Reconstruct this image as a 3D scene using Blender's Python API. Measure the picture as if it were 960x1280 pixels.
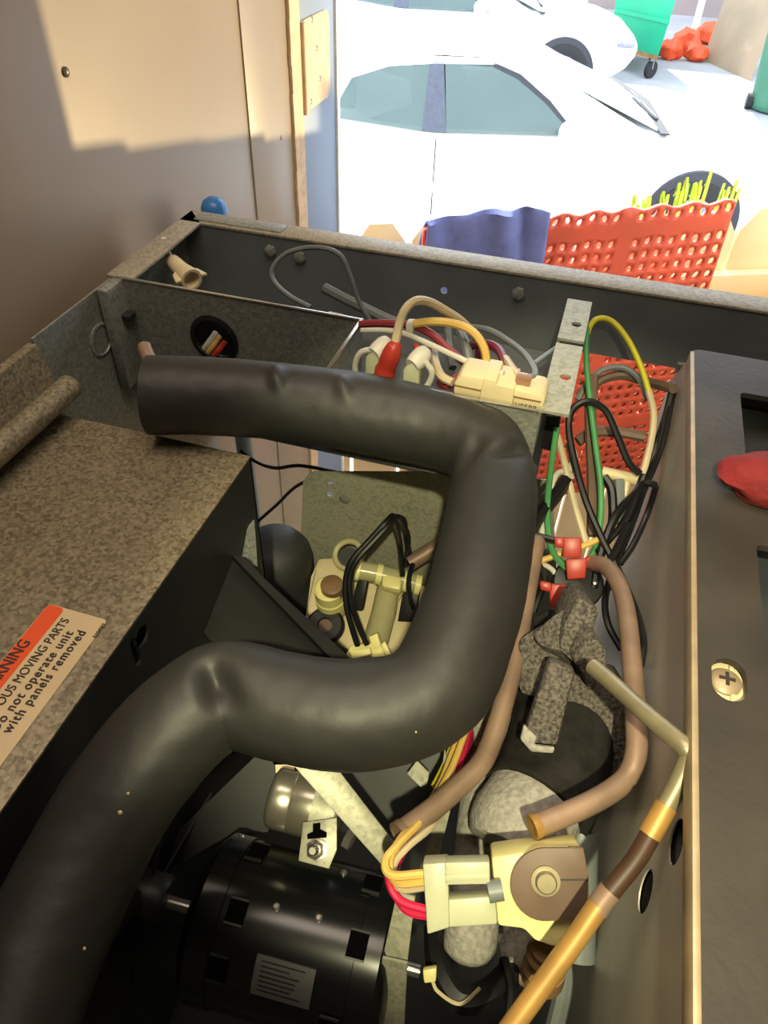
import bpy, bmesh, math, random
from mathutils import Vector, Matrix, noise

# ------------------------------------------------------------------ clear
for o in list(bpy.data.objects):
    bpy.data.objects.remove(o, do_unlink=True)
SC = bpy.context.scene
COL = SC.collection
random.seed(7)
V = Vector

# ------------------------------------------------------------------ camera
F_PX, CX, CY = 924.0, 480.0, 640.0
CAM = V((0, 0, 2.2))
_p, _y, _r = math.radians(43), math.radians(15.4), math.radians(2.2)
FWD = V((-math.sin(_y) * math.cos(_p), math.cos(_y) * math.cos(_p), -math.sin(_p)))
_rt = V((math.cos(_y), math.sin(_y), 0))
_up = _rt.cross(FWD)
RGT = _rt * math.cos(_r) + _up * math.sin(_r)
UPV = RGT.cross(FWD)
cd = bpy.data.cameras.new('camera')
cd.sensor_fit = 'VERTICAL'
cd.sensor_height = 36.0
cd.sensor_width = 27.0
cd.lens = 36.0 * F_PX / 1280.0
cd.clip_start = 0.02
cd.clip_end = 200
co = bpy.data.objects.new('camera', cd)
COL.objects.link(co)
m3 = Matrix((RGT, UPV, -FWD)).transposed()
co.matrix_world = Matrix.Translation(CAM) @ m3.to_4x4()
SC.camera = co

# ------------------------------------------------------------------ world, sun, large lights, exposure
SC.view_settings.view_transform = 'Standard'
SC.view_settings.look = 'None'
SC.view_settings.gamma = 1.0
SC.view_settings.use_curve_mapping = False
SC.view_settings.exposure = 1.0
w = bpy.data.worlds.new('world')
SC.world = w
w.use_nodes = True
bg = w.node_tree.nodes['Background']
bg.inputs['Color'].default_value = (0.80, 0.90, 1.0, 1)
bg.inputs['Strength'].default_value = 2.3


def lamp(name, kind, loc, target, energy, color, **kw):
    d = bpy.data.lights.new(name, kind)
    d.energy = energy
    d.color = color
    for k, v in kw.items():
        setattr(d, k, v)
    o = bpy.data.objects.new(name, d)
    COL.objects.link(o)
    o.location = loc
    o.rotation_euler = (V(target) - V(loc)).to_track_quat('-Z', 'Y').to_euler()
    return o


# sun stands high in front of the doorway, a little to the left
lamp('sun', 'SUN', (-3, 12, 15), (0, 0, 0), 7.0, (1.0, 0.96, 0.88), angle=0.01)
# spot lamp added in place of a sun glint to light the door patch
lamp('added_glint_spot', 'SPOT', (5.5, 4.95, .50), (-.45, .8, 2.1), 1900, (1.0, 0.80, 0.42),
     shadow_soft_size=0.03, spot_size=math.radians(24), spot_blend=0.5)
# warm, soft area lamp added under the ceiling; no fitting is seen
lamp('added_overhead_lamp', 'AREA', (-.12, .30, 2.80), (-.12, .30, 0), 3.7, (1.0, 0.84, 0.66),
     shape='RECTANGLE', size=0.7, size_y=0.5)
# spot lamp added behind the camera to light the machine; its source is unseen
lamp('added_machine_spot', 'SPOT', (.05, -.2, 2.47), (.0, .36, 1.75), 19, (1.0, 0.93, 0.56),
     shadow_soft_size=0.008, spot_size=math.radians(36), spot_blend=0.55)

R0 = 1.9      # height of the machine's open top rim
GZ = -0.4     # yard level


def ray(x, y):
    return FWD + RGT * ((x - CX) / F_PX) - UPV * ((y - CY) / F_PX)


def P(x, y, t=None, w=None, z=None, X=None, Y=None):
    d = ray(x, y)
    if w is not None:
        z = R0 + w
    if z is not None:
        t = (z - CAM.z) / d.z
    elif X is not None:
        t = (X - CAM.x) / d.x
    elif Y is not None:
        t = (Y - CAM.y) / d.y
    return CAM + d * t


def Ppl(x, y, p0, n):
    d = ray(x, y)
    return CAM + d * ((p0 - CAM).dot(n) / d.dot(n))


# ------------------------------------------------------------------ materials
def lin(c):
    return tuple(((v / 255) / 12.92 if v / 255 < .04045 else ((v / 255 + .055) / 1.055) ** 2.4) for v in c)


def newmat(name):
    m = bpy.data.materials.new(name)
    m.use_nodes = True
    nt = m.node_tree
    b = nt.nodes['Principled BSDF']
    return m, nt, b


def mat(name, c, rough=.55, metal=0., var=.12, scale=30., bump=0., bscale=None, spec=.5, trans=0., c2=None, detail=4., alpha=1., coat=0.):
    m, nt, b = newmat(name)
    c = lin(c)
    b.inputs['Roughness'].default_value = rough
    b.inputs['Metallic'].default_value = metal
    b.inputs['Specular IOR Level'].default_value = spec
    b.inputs['Coat Weight'].default_value = coat
    if trans:
        b.inputs['Transmission Weight'].default_value = trans
        b.inputs['IOR'].default_value = 1.4
    if alpha < 1:
        b.inputs['Alpha'].default_value = alpha
    tc = nt.nodes.new('ShaderNodeTexCoord')
    nz = nt.nodes.new('ShaderNodeTexNoise')
    nz.inputs['Scale'].default_value = scale
    nz.inputs['Detail'].default_value = detail
    nt.links.new(tc.outputs['Object'], nz.inputs['Vector'])
    rp = nt.nodes.new('ShaderNodeValToRGB')
    lo = tuple(max(0, v * (1 - var)) for v in c) if c2 is None else lin(c2)
    hi = tuple(min(1, v * (1 + var)) for v in c) if c2 is None else c
    rp.color_ramp.elements[0].position = .35
    rp.color_ramp.elements[1].position = .65
    rp.color_ramp.elements[0].color = (*lo, 1)
    rp.color_ramp.elements[1].color = (*hi, 1)
    nt.links.new(nz.outputs['Fac'], rp.inputs['Fac'])
    nt.links.new(rp.outputs['Color'], b.inputs['Base Color'])
    if bump:
        n2 = nt.nodes.new('ShaderNodeTexNoise')
        n2.inputs['Scale'].default_value = bscale or scale * 3
        n2.inputs['Detail'].default_value = 5
        nt.links.new(tc.outputs['Object'], n2.inputs['Vector'])
        bp = nt.nodes.new('ShaderNodeBump')
        bp.inputs['Strength'].default_value = bump
        bp.inputs['Distance'].default_value = .002
        nt.links.new(n2.outputs['Fac'], bp.inputs['Height'])
        nt.links.new(bp.outputs['Normal'], b.inputs['Normal'])
    return m


def galv(name, ca, cb, scale=160., rough=.5, metal=.55, dirt=.5):
    """zinc-coated sheet: crystal spangle plus blotchy grime"""
    m, nt, b = newmat(name)
    tc = nt.nodes.new('ShaderNodeTexCoord')
    vo = nt.nodes.new('ShaderNodeTexVoronoi')
    vo.inputs['Scale'].default_value = scale
    nz = nt.nodes.new('ShaderNodeTexNoise')
    nz.inputs['Scale'].default_value = scale * .9
    nz.inputs['Detail'].default_value = 6
    n2 = nt.nodes.new('ShaderNodeTexNoise')
    n2.inputs['Scale'].default_value = 14
    n2.inputs['Detail'].default_value = 5
    for n in (vo, nz, n2):
        nt.links.new(tc.outputs['Object'], n.inputs['Vector'])
    sp = nt.nodes.new('ShaderNodeSeparateColor')
    nt.links.new(vo.outputs['Color'], sp.inputs['Color'])
    a1 = nt.nodes.new('ShaderNodeMath'); a1.operation = 'MULTIPLY'; a1.inputs[1].default_value = .45
    nt.links.new(sp.outputs['Red'], a1.inputs[0])
    a2 = nt.nodes.new('ShaderNodeMath'); a2.operation = 'MULTIPLY_ADD'; a2.inputs[1].default_value = .8
    nt.links.new(nz.outputs['Fac'], a2.inputs[0])
    nt.links.new(a1.outputs[0], a2.inputs[2])
    a3 = nt.nodes.new('ShaderNodeMath'); a3.operation = 'MULTIPLY_ADD'; a3.inputs[1].default_value = dirt
    nt.links.new(n2.outputs['Fac'], a3.inputs[0])
    nt.links.new(a2.outputs[0], a3.inputs[2])
    rp = nt.nodes.new('ShaderNodeValToRGB')
    rp.color_ramp.elements[0].position = .45
    rp.color_ramp.elements[1].position = 1.15 if False else 1.0
    rp.color_ramp.elements[0].color = (*lin(ca), 1)
    rp.color_ramp.elements[1].color = (*lin(cb), 1)
    nt.links.new(a3.outputs[0], rp.inputs['Fac'])
    nt.links.new(rp.outputs['Color'], b.inputs['Base Color'])
    b.inputs['Metallic'].default_value = metal
    b.inputs['Roughness'].default_value = rough
    return m


M = {}
M['galv'] = galv('galvanised_sheet', (122, 125, 120), (156, 158, 150), 380, .5, .35, .2)
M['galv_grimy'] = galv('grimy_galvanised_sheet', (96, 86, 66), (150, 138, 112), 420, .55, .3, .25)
M['galv_bright'] = galv('clean_galvanised_strip', (140, 140, 122), (178, 176, 156), 320, .5, .3)
M['galv_rim'] = galv('skylit_rim', (140, 132, 116), (178, 170, 152), 420, .5, .3, .25)  # rim colour lightened for the skylight that falls on it
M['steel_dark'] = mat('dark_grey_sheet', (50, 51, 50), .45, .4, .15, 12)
M['pan'] = mat('dark_base_pan', (40, 40, 38), .6, .2, .3, 15)
M['tank'] = mat('matt_black_tank', (52, 53, 54), .6, .1, .15, 20)
M['box_dark'] = mat('bluish_grey_sheet', (108, 114, 116), .5, .3, .1, 20)
M['hose'] = mat('black_foam_hose', (42, 41, 39), .52, 0, .12, 9, .25, 60, spec=.45)
M['copper'] = mat('dull_copper', (146, 120, 102), .5, .25, .18, 40, .1)
M['brass'] = mat('brass', (172, 132, 72), .45, .35, .15, 50)
M['tinned'] = mat('tinned_tube', (150, 140, 112), .4, .5, .15, 50)
M['foam'] = mat('charcoal_foam', (96, 90, 84), .95, 0, .55, 420, .8, 500, spec=.2)
M['foam_tube'] = mat('grey_foam_tube', (150, 146, 138), .8, 0, .22, 260, .6, 300, spec=.3)
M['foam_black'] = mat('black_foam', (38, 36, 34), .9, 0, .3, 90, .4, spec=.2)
M['black'] = mat('black_plastic', (24, 24, 25), .45, 0, .15, 30)
M['black_paint'] = mat('gloss_black_paint', (16, 17, 19), .22, 0, .2, 20, spec=.6)
M['housing'] = mat('black_housing_plastic', (58, 53, 48), .5, 0, .22, 22, .1, 200)
M['housing_in'] = mat('housing_tray', (52, 54, 56), .6, 0, .1, 20)
M['housing_wall'] = mat('streaked_liner', (192, 186, 172), .42, .2, .18, 9)
M['trim'] = mat('tan_edge_trim', (172, 152, 124), .45, .3, .12, 60)
M['cream'] = mat('cream_plastic', (214, 198, 158), .5, 0, .06, 40)
M['cream_y'] = mat('yellowed_nylon', (232, 222, 150), .4, 0, .06, 40)
M['clear'] = mat('cloudy_clear_plastic', (214, 208, 160), .25, 0, .05, 40, trans=.45)
M['nylon'] = mat('translucent_nylon', (206, 208, 176), .35, 0, .06, 30, trans=.3)
M['brown'] = mat('brown_plastic', (128, 98, 66), .5)
M['red'] = mat('red_vinyl', (170, 52, 40), .4, 0, .08, 40)
M['red_dark'] = mat('dark_red_vinyl', (130, 44, 50), .45, 0, .1, 40)
M['maroon'] = mat('maroon_wire', (110, 22, 44), .4)
M['magenta'] = mat('crimson_wire', (190, 30, 70), .4)
M['w_black'] = mat('black_wire', (20, 20, 22), .35)
M['w_grey'] = mat('grey_wire', (112, 118, 118), .45)
M['w_white'] = mat('white_wire', (196, 192, 180), .45)
M['w_tan'] = mat('tan_wire', (192, 176, 144), .45)
M['w_yellow'] = mat('yellow_wire', (214, 178, 96), .4)
M['w_ylime'] = mat('lemon_wire', (206, 196, 40), .4)
M['w_green'] = mat('green_wire', (72, 140, 84), .4)
M['w_brown'] = mat('brown_sleeve', (104, 84, 70), .55)
M['void'] = mat('slot_shadow_black', (5, 5, 6), .95, 0, .1, spec=.05)
M['dark_brown'] = mat('dark_brown_sleeve', (66, 44, 30), .5, 0, .15, 40)
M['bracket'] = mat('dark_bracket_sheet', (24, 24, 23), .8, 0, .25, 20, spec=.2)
M['steel'] = mat('bright_steel', (196, 192, 184), .25, .9, .06, 60)
M['alu'] = mat('capacitor_can', (200, 194, 176), .28, .85, .08, 8)
M['paper'] = mat('label_paper', (212, 188, 146), .6, 0, .05, 18)
M['orange_print'] = mat('orange_print', (232, 84, 28), .55, 0, .04, 20)
M['ink'] = mat('label_ink', (52, 46, 42), .6)
M['motor_label'] = mat('motor_label_foil', (84, 84, 82), .5, .1, .06, 40)
M['ring'] = mat('relay_clip', (170, 130, 110), .4, .4)
# room and yard
M['wall'] = mat('tan_wall_paint', (150, 130, 106), .6, 0, .06, 4, .1, 60)
M['door'] = mat('tan_door_paint', (140, 124, 104), .38, 0, .05, 5, .12, 40)
M['door_edge'] = mat('worn_door_edge', (196, 164, 128), .6, 0, .15, 60)
M['jamb'] = mat('blue_grey_jamb', (116, 130, 150), .5, 0, .06, 8)
M['white_edge'] = mat('white_painted_edge', (225, 222, 215), .5)
M['ceil'] = mat('ceiling_paint', (190, 176, 156), .8)
M['floor'] = mat('floor_tile', (120, 110, 100), .6)
M['screw'] = mat('screw_head', (90, 84, 80), .4, .6)
M['fence'] = mat('beige_vinyl_fence', (226, 204, 164), .55, 0, .06, 6)
M['fence_rail'] = mat('brown_fence_rail', (160, 122, 88), .6, 0, .1, 10)
M['mat'] = mat('orange_red_rubber', (204, 84, 62), .55, 0, .12, 12)
M['towel'] = mat('blue_terry', (106, 114, 168), .9, 0, .12, 25, .6, 500, spec=.2)
M['car'] = mat('white_car_paint', (236, 238, 240), .25, 0, .02, 3, coat=.5)
M['glass'] = mat('tinted_car_glass', (84, 106, 104), .04, 0, .1, 1.2, spec=.8, alpha=.62)
M['seat'] = mat('grey_car_seats', (38, 40, 40), .8, 0, .2, 3)
M['screen_glass'] = mat('windscreen_sky_white', (205, 214, 216), .05, 0, .1, 1.2, spec=.9)  # whitish base colour stands in for sky reflected in the glass
M['rubber'] = mat('tyre_rubber', (34, 34, 36), .8)
M['carblack'] = mat('car_black_trim', (36, 38, 46), .5)
M['pillar'] = mat('car_pillar_trim', (70, 76, 92), .4)
M['wheel'] = mat('alloy_wheel', (150, 152, 158), .35, .7)
M['asphalt'] = mat('pale_asphalt', (150, 150, 156), .9, 0, .1, 1.5)
M['dumpster'] = mat('teal_dumpster_paint', (10, 150, 112), .5, 0, .12, 2)
M['rust'] = mat('rusty_edge', (150, 110, 60), .7, 0, .3, 9)
M['orange_bag'] = mat('orange_plastic_bag', (226, 78, 34), .5, 0, .15, 6)
M['cardboard'] = mat('tan_board', (176, 150, 128), .8, 0, .08, 2)
M['yard_wall'] = mat('mauve_grey_block', (140, 126, 124), .9, 0, .06, 2)
M['greenbin'] = mat('green_bin', (62, 116, 92), .5, 0, .1, 2)
M['leaf'] = mat('lime_leaf', (140, 168, 40), .5, 0, .25, 20)
M['blue'] = mat('blue_plastic', (54, 116, 186), .35, 0, .08, 60)
M['red_cloth'] = mat('red_cloth', (126, 30, 34), .85, 0, .15, 60, .4, 300)
M['pink_hem'] = mat('pale_hem', (214, 188, 184), .8)

# ------------------------------------------------------------------ mesh helpers
ORIG = {}


class B:
    """collects geometry in world coordinates; build() links it as one mesh object"""

    def __init__(s):
        s.v, s.f, s.mi = [], [], []

    def add(s, vs, fs, mi=0):
        o = len(s.v)
        s.v += [V(q) for q in vs]
        s.f += [tuple(i + o for i in f) for f in fs]
        s.mi += [mi] * len(fs)
        return s

    def bm(s, bm, mtx=None, mi=0):
        bm.verts.index_update()
        vs = [(mtx @ q.co if mtx else q.co.copy()) for q in bm.verts]
        fs = [[q.index for q in f.verts] for f in bm.faces]
        bm.free()
        return s.add(vs, fs, mi)

    def box(s, lo, hi, bev=0, mtx=None, mi=0, seg=2):
        b = bmesh.new()
        bmesh.ops.create_cube(b, size=1)
        lo, hi = V(lo), V(hi)
        for q in b.verts:
            q.co = V((lo[i] + (q.co[i] + .5) * (hi[i] - lo[i]) for i in range(3)))
        if bev:
            bmesh.ops.bevel(b, geom=b.edges[:], offset=bev, segments=seg, affect='EDGES', profile=.5)
        return s.bm(b, mtx, mi)

    def prism(s, pts, vec, bev=0, mi=0):
        pts = [V(q) for q in pts]
        b = bmesh.new()
        vs = [b.verts.new(q) for q in pts]
        f = b.faces.new(vs)
        r = bmesh.ops.extrude_face_region(b, geom=[f])
        bmesh.ops.translate(b, verts=[q for q in r['geom'] if isinstance(q, bmesh.types.BMVert)], vec=V(vec))
        bmesh.ops.recalc_face_normals(b, faces=b.faces[:])
        if bev:
            bmesh.ops.bevel(b, geom=b.edges[:], offset=bev, segments=2, affect='EDGES', profile=.5)
        return s.bm(b, None, mi)

    def tube(s, pts, r, seg=10, mi=0, fn=None, stripe=None, cap=True, soff=0):
        n = len(pts)
        rs = r if isinstance(r, (list, tuple)) else [r] * n
        tan = []
        for i in range(n):
            d = pts[min(i + 1, n - 1)] - pts[max(i - 1, 0)]
            tan.append(d.normalized() if d.length > 1e-9 else V((0, 0, 1)))
        u = tan[0].orthogonal().normalized()
        vs, fs, mis = [], [], []
        for i in range(n):
            u = (u - tan[i] * u.dot(tan[i])).normalized()
            v = tan[i].cross(u)
            for k in range(seg):
                a = 2 * math.pi * k / seg
                rr = rs[i] * (fn(i, a, pts[i] + (u * math.cos(a) + v * math.sin(a)) * rs[i]) if fn else 1)
                vs.append(pts[i] + (u * math.cos(a) + v * math.sin(a)) * rr)
        for i in range(n - 1):
            for k in range(seg):
                k2 = (k + 1) % seg
                fs.append((i * seg + k, i * seg + k2, (i + 1) * seg + k2, (i + 1) * seg + k))
                mis.append((1 if stripe and ((k + (soff[min(i, len(soff) - 1)] if isinstance(soff, list) else soff)) % seg) < seg * stripe else 0))
        o = len(s.v)
        if cap:
            fs.append(tuple(reversed(range(seg)))); mis.append(0)
            fs.append(tuple((n - 1) * seg + k for k in range(seg))); mis.append(0)
        s.v += vs
        s.f += [tuple(i + o for i in f) for f in fs]
        s.mi += [m + mi for m in mis] if not mi else [mi] * len(fs)
        return s

    def cyl(s, a, b, r, r2=None, seg=20, mi=0):
        return s.tube([V(a), V(b)], [r, r if r2 is None else r2], seg, mi)

    def lathe(s, p, ax, prof, seg=24, mi=0):
        """prof: list of (radius, distance along axis)"""
        p, ax = V(p), V(ax).normalized()
        u = ax.orthogonal().normalized()
        v = ax.cross(u)
        vs, fs = [], []
        for (r, h) in prof:
            for k in range(seg):
                a = 2 * math.pi * k / seg
                vs.append(p + ax * h + (u * math.cos(a) + v * math.sin(a)) * max(r, 1e-5))
        for i in range(len(prof) - 1):
            for k in range(seg):
                k2 = (k + 1) % seg
                fs.append((i * seg + k, i * seg + k2, (i + 1) * seg + k2, (i + 1) * seg + k))
        if prof[0] != prof[-1]:
            fs.append(tuple(reversed(range(seg))))
            fs.append(tuple((len(prof) - 1) * seg + k for k in range(seg)))
        return s.add(vs, fs, mi)

    def ball(s, c, r, sc=(1, 1, 1), sub=2, nz=0, mi=0):
        b = bmesh.new()
        bmesh.ops.create_icosphere(b, subdivisions=sub, radius=1)
        for q in b.verts:
            k = 1 + (nz * noise.noise(q.co * 1.7 + V(c) * 7) if nz else 0)
            q.co = V(c) + V((q.co.x * sc[0], q.co.y * sc[1], q.co.z * sc[2])) * r * k
        return s.bm(b, None, mi)

    def plate(s, outline, holes, th, o, ux, uy, mi=0):
        """flat sheet with real holes; outline/holes are 2-D loops in the frame (o, ux, uy), thickness along ux x uy"""
        cu = bpy.data.curves.new('tmp', 'CURVE')
        cu.dimensions = '2D'
        cu.fill_mode = 'BOTH'
        cu.extrude = th / 2
        for loop in [outline] + list(holes):
            sp = cu.splines.new('POLY')
            sp.points.add(len(loop) - 1)
            for q, c in zip(sp.points, loop):
                q.co = (c[0], c[1], 0, 1)
            sp.use_cyclic_u = True
        s.curve(cu, o, ux, uy, mi)
        return s

    def curve(s, cu, o, ux, uy, mi=0):
        ob = bpy.data.objects.new('tmp', cu)
        me = ob.to_mesh()
        o, ux, uy = V(o), V(ux), V(uy)
        uz = ux.cross(uy).normalized()
        s.add([o + ux * q.co.x + uy * q.co.y + uz * q.co.z for q in me.vertices], [tuple(p.vertices) for p in me.polygons], mi)
        ob.to_mesh_clear()
        bpy.data.objects.remove(ob)
        bpy.data.curves.remove(cu)
        return s

    def text(s, body, size, o, ux, uy, th=.0003, align='LEFT', mi=0, sx=1., space=1., bold=0.):
        cu = bpy.data.curves.new('tmp', 'FONT')
        cu.body = body
        cu.size = size
        cu.extrude = th
        cu.offset = size * bold
        cu.align_x = align
        cu.space_character = space
        return s.curve(cu, o, V(ux) * sx, V(uy), mi)

    def build(s, name, m, parent=None, smooth=True, ang=38, label=None, fix=False):
        me = bpy.data.meshes.new(name)
        if parent is not None:
            org = ORIG[parent.name]
        else:
            xs = [q.x for q in s.v]; ys = [q.y for q in s.v]; zs = [q.z for q in s.v]
            org = V(((min(xs) + max(xs)) / 2, (min(ys) + max(ys)) / 2, min(zs)))
        me.from_pydata([q - org for q in s.v], [], s.f)
        ms = m if isinstance(m, (list, tuple)) else [m]
        for q in ms:
            me.materials.append(M[q])
        for p, i in zip(me.polygons, s.mi):
            p.material_index = i
        b = bmesh.new()
        b.from_mesh(me)
        bmesh.ops.remove_doubles(b, verts=b.verts[:], dist=1e-6)
        bmesh.ops.recalc_face_normals(b, faces=b.faces[:])
        for f in b.faces:
            f.smooth = smooth
        lim = math.radians(ang)
        for e in b.edges:
            if len(e.link_faces) == 2 and e.calc_face_angle(0) > lim:
                e.smooth = False
        b.to_mesh(me)
        b.free()
        o = bpy.data.objects.new(name, me)
        COL.objects.link(o)
        ORIG[o.name] = org
        if parent is not None:
            o.parent = parent
        else:
            o.location = org
        if label:
            o['label'] = label
        return o


def tag(o, label, cat, group=None, kind=None):
    if label:
        o['label'] = label
    if cat:
        o['category'] = cat
    if group:
        o['group'] = group
    if kind:
        o['kind'] = kind
    return o


def struct(o, label=None, cat=None):
    o['kind'] = 'structure'
    if label:
        o['label'] = label
    if cat:
        o['category'] = cat
    return o


def thing(name, loc, label, cat, group=None):
    o = bpy.data.objects.new(name, None)
    o.empty_display_size = .02
    COL.objects.link(o)
    o.location = loc
    ORIG[o.name] = V(loc)
    return tag(o, label, cat, group)


def spline(pts, n=8):
    """Catmull-Rom through 3-D points"""
    pts = [V(q) for q in pts]
    out = []
    for i in range(len(pts) - 1):
        p0 = pts[i - 1] if i else pts[0] * 2 - pts[1]
        p1, p2 = pts[i], pts[i + 1]
        p3 = pts[i + 2] if i + 2 < len(pts) else p2 * 2 - p1
        for k in range(n):
            t = k / n
            out.append(.5 * ((2 * p1) + (p2 - p0) * t + (2 * p0 - 5 * p1 + 4 * p2 - p3) * t * t + (3 * p1 - p0 - 3 * p2 + p3) * t ** 3))
    out.append(pts[-1])
    return out


def T(*a):
    """list of (px, py, depth) -> points"""
    return [P(x, y, t) for (x, y, t) in a]


def slab_pts(pxs, t0, n):
    n = V(n).normalized()
    cx = sum(q[0] for q in pxs) / len(pxs)
    cy = sum(q[1] for q in pxs) / len(pxs)
    p0 = P(cx, cy, t0)
    return [Ppl(q[0], q[1], p0, n) for q in pxs], n


def slab(b, pxs, t0, n, th, bev=0, mi=0):
    pts, n = slab_pts(pxs, t0, n)
    return b.prism(pts, -n * th, bev, mi)


def circ(cx, cy, r, n=20, ry=None):
    ry = ry or r
    return [(cx + r * math.cos(2 * math.pi * k / n), cy + ry * math.sin(2 * math.pi * k / n)) for k in range(n)]


def wire(name, pts, r, m, label, group=None, n=8, seg=8, cat='wire', parent=None, stripe=None):
    lim = .0930 - r                      # keep clear of the liner wall of the housing
    pts = [CAM + (q - CAM) * (lim / q.x) if (q.x > lim and q.y < .66) else q for q in (V(p) for p in pts)]
    b = B().tube(spline(pts, n), r, seg, stripe=stripe)
    o = b.build(name, m, parent)
    if parent is None:
        tag(o, label, cat, group)
    return o


def rrect(x0, y0, x1, y1, r, n=5):
    out = []
    for (cx, cy, a0) in ((x1 - r, y1 - r, 0), (x0 + r, y1 - r, 90), (x0 + r, y0 + r, 180), (x1 - r, y0 + r, 270)):
        for k in range(n + 1):
            a = math.radians(a0 + 90 * k / n)
            out.append((cx + r * math.cos(a), cy + r * math.sin(a)))
    return out


EX, EY, EZ = V((1, 0, 0)), V((0, 1, 0)), V((0, 0, 1))

# ================================================================== ROOM
WY0, WY1 = 1.10, 1.25        # doorway wall
DX0, DX1 = -.45, .46         # doorway opening
HZ = 2.24                    # underside of the door head
FZ = -.1                     # room floor level
struct(B().box((-1.3, WY0, GZ), (DX0 - .012, WY1, 2.85)).build('wall_front', 'wall'), 'tan painted wall left of the open doorway', 'wall')
struct(B().box((DX1, WY0, GZ), (1.7, WY1, 2.85)).build('wall_front', 'wall'), 'tan painted wall right of the open doorway', 'wall')
struct(B().box((DX0 - .012, WY0, HZ), (DX1, WY1, 2.85)).build('wall_front', 'wall'), 'tan painted wall above the open doorway', 'wall')
struct(B().box((-1.35, -1.6, FZ), (-1.25, WY0, 2.85)).build('wall_left', 'wall'), 'tan side wall behind the open door', 'wall')
struct(B().box((1.6, -1.6, FZ), (1.7, WY0, 2.85)).build('wall_right', 'wall'), 'tan side wall right of the machine', 'wall')
struct(B().box((-1.35, -1.7, FZ), (1.7, -1.6, 2.85)).build('wall_back', 'wall'), 'tan wall behind the viewer', 'wall')
struct(B().box((-1.35, -1.7, 2.85), (1.7, WY1, 2.95)).build('ceiling', 'ceil'), 'plain painted ceiling', 'ceiling')
struct(B().box((-1.35, -1.7, FZ - .1), (1.7, WY1, FZ)).build('floor', 'floor'), 'dull tiled room floor', 'floor')

# jamb with white outer edge
jb = B().box((DX0 - .012, 1.098, FZ), (DX0, 1.243, HZ), .001).build('trim_1', 'jamb')
struct(jb, 'blue-grey door jamb beside the bright yard', 'door jamb')
B().box((DX0 - .012, 1.243, FZ), (DX0 + .004, 1.256, HZ), .001).build('edge_strip', 'white_edge', jb)

# door leaf swung open against the room, seen face on at the left
door = thing('door_1', (-.47, .6, FZ), 'tan painted door standing open beside the machine, with a sunlit patch', 'door')
door['kind'] = 'structure'
B().box((-.492, .16, FZ + .01), (-.452, 1.060, HZ - .01), .001).build('door_leaf', 'door', door)
B().box((-.4525, .925, FZ + .01), (-.450, 1.060, HZ - .01), .0006).build('lock_stile', 'door', door)
edge = B()
n = 60
for k in range(n):      # chipped paint along the hinge edge
    z0 = 1.2 + k * (HZ - 1.21) / n
    z1 = z0 + (HZ - 1.21) / n
    e = random.uniform(-.0018, .0018)
    edge.box((-.4515, 1.060 + e, z0), (-.4455, 1.0955, z1))
edge.box((-.4515, 1.060, FZ + .01), (-.4455, 1.0955, 1.2))
edge.build('door_edge', 'door_edge', door)
for (sx, sy) in ((82, 90), (350, 172)):
    q = P(sx, sy, X=-.4515)
    B().lathe(q - EX * .002, EX, [(.004, 0), (.004, .003), (.002, .0045), (0, .0045)], 12).build('screw', 'screw', door)
# painted hinge leaf on the jamb
h0, h1 = P(384, 140, X=-.447), P(411, 10, X=-.447)
hz0, hz1 = h0.z, h1.z
hg = thing('hinge', (-.449, 1.17, hz0), 'tan painted hinge leaf with screws on the blue-grey jamb', 'hinge')
B().plate(rrect(1.099, hz0, h1.y, hz1, .016), [], .003, (-.4485, 0, 0), EY, EZ).build('hinge_leaf', 'door_edge', hg)
B().cyl((-.4452, 1.101, hz0), (-.4452, 1.101, hz1), .005).build('knuckle', 'door_edge', hg)
for (sx, sy) in ((390, 24), (396, 60), (389, 127), (400, 98)):
    q = P(sx, sy, X=-.447)
    B().lathe(q - EX * .001, EX, [(.0042, 0), (.0042, .001), (.002, .0018), (0, .0018)], 12).build('screw', 'screw', hg)

# ================================================================== ICE MACHINE CABINET
cab = thing('ice_machine', (0, .3, FZ), 'open-topped galvanised ice machine cabinet with its top panel off', 'ice machine')
CXL, CXR, CYB = -.405, .37, .66
zt = R0


def Z(wv):
    return R0 + wv


# back: flange round the top, upper skirt
B().box((-.409, .659, Z(-.003)), (CXR, .687, Z(0)), .0008).build('back_rim', 'galv_rim', cab)
B().box((-.395, .664, Z(-.0005)), (-.30, .682, Z(.0012)), .0005).build('rim_plate', 'galv', cab)
B().box((-.409, .684, Z(-.5)), (CXR, .6865, Z(-.003))).build if False else None
hole1 = P(555, 363, Y=.66)
bp = B().plate([(-.405, R0 - .262), (-.006, R0 - .262), (-.006, R0 - .069), (CXR, R0 - .069), (CXR, R0 - .003), (-.405, R0 - .003)],
               [circ(hole1.x, hole1.z, .0035, 12)], .002, (0, .661, 0), EX, EZ)
bp.build('back_panel', 'box_dark', cab)
B().box((.098, .655, Z(-.071)), (CXR, .660, Z(-.062))).build('panel_hem', 'galv', cab)
for (x, y) in ((338, 313), (375, 321), (648, 366)):
    q = P(x, y, Y=.6595)
    B().lathe(q + EY * .001, -EY, [(.006, 0), (.006, .0035), (.004, .0045), (0, .0045)], 6).build('bolt_head', 'galv', cab)
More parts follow.
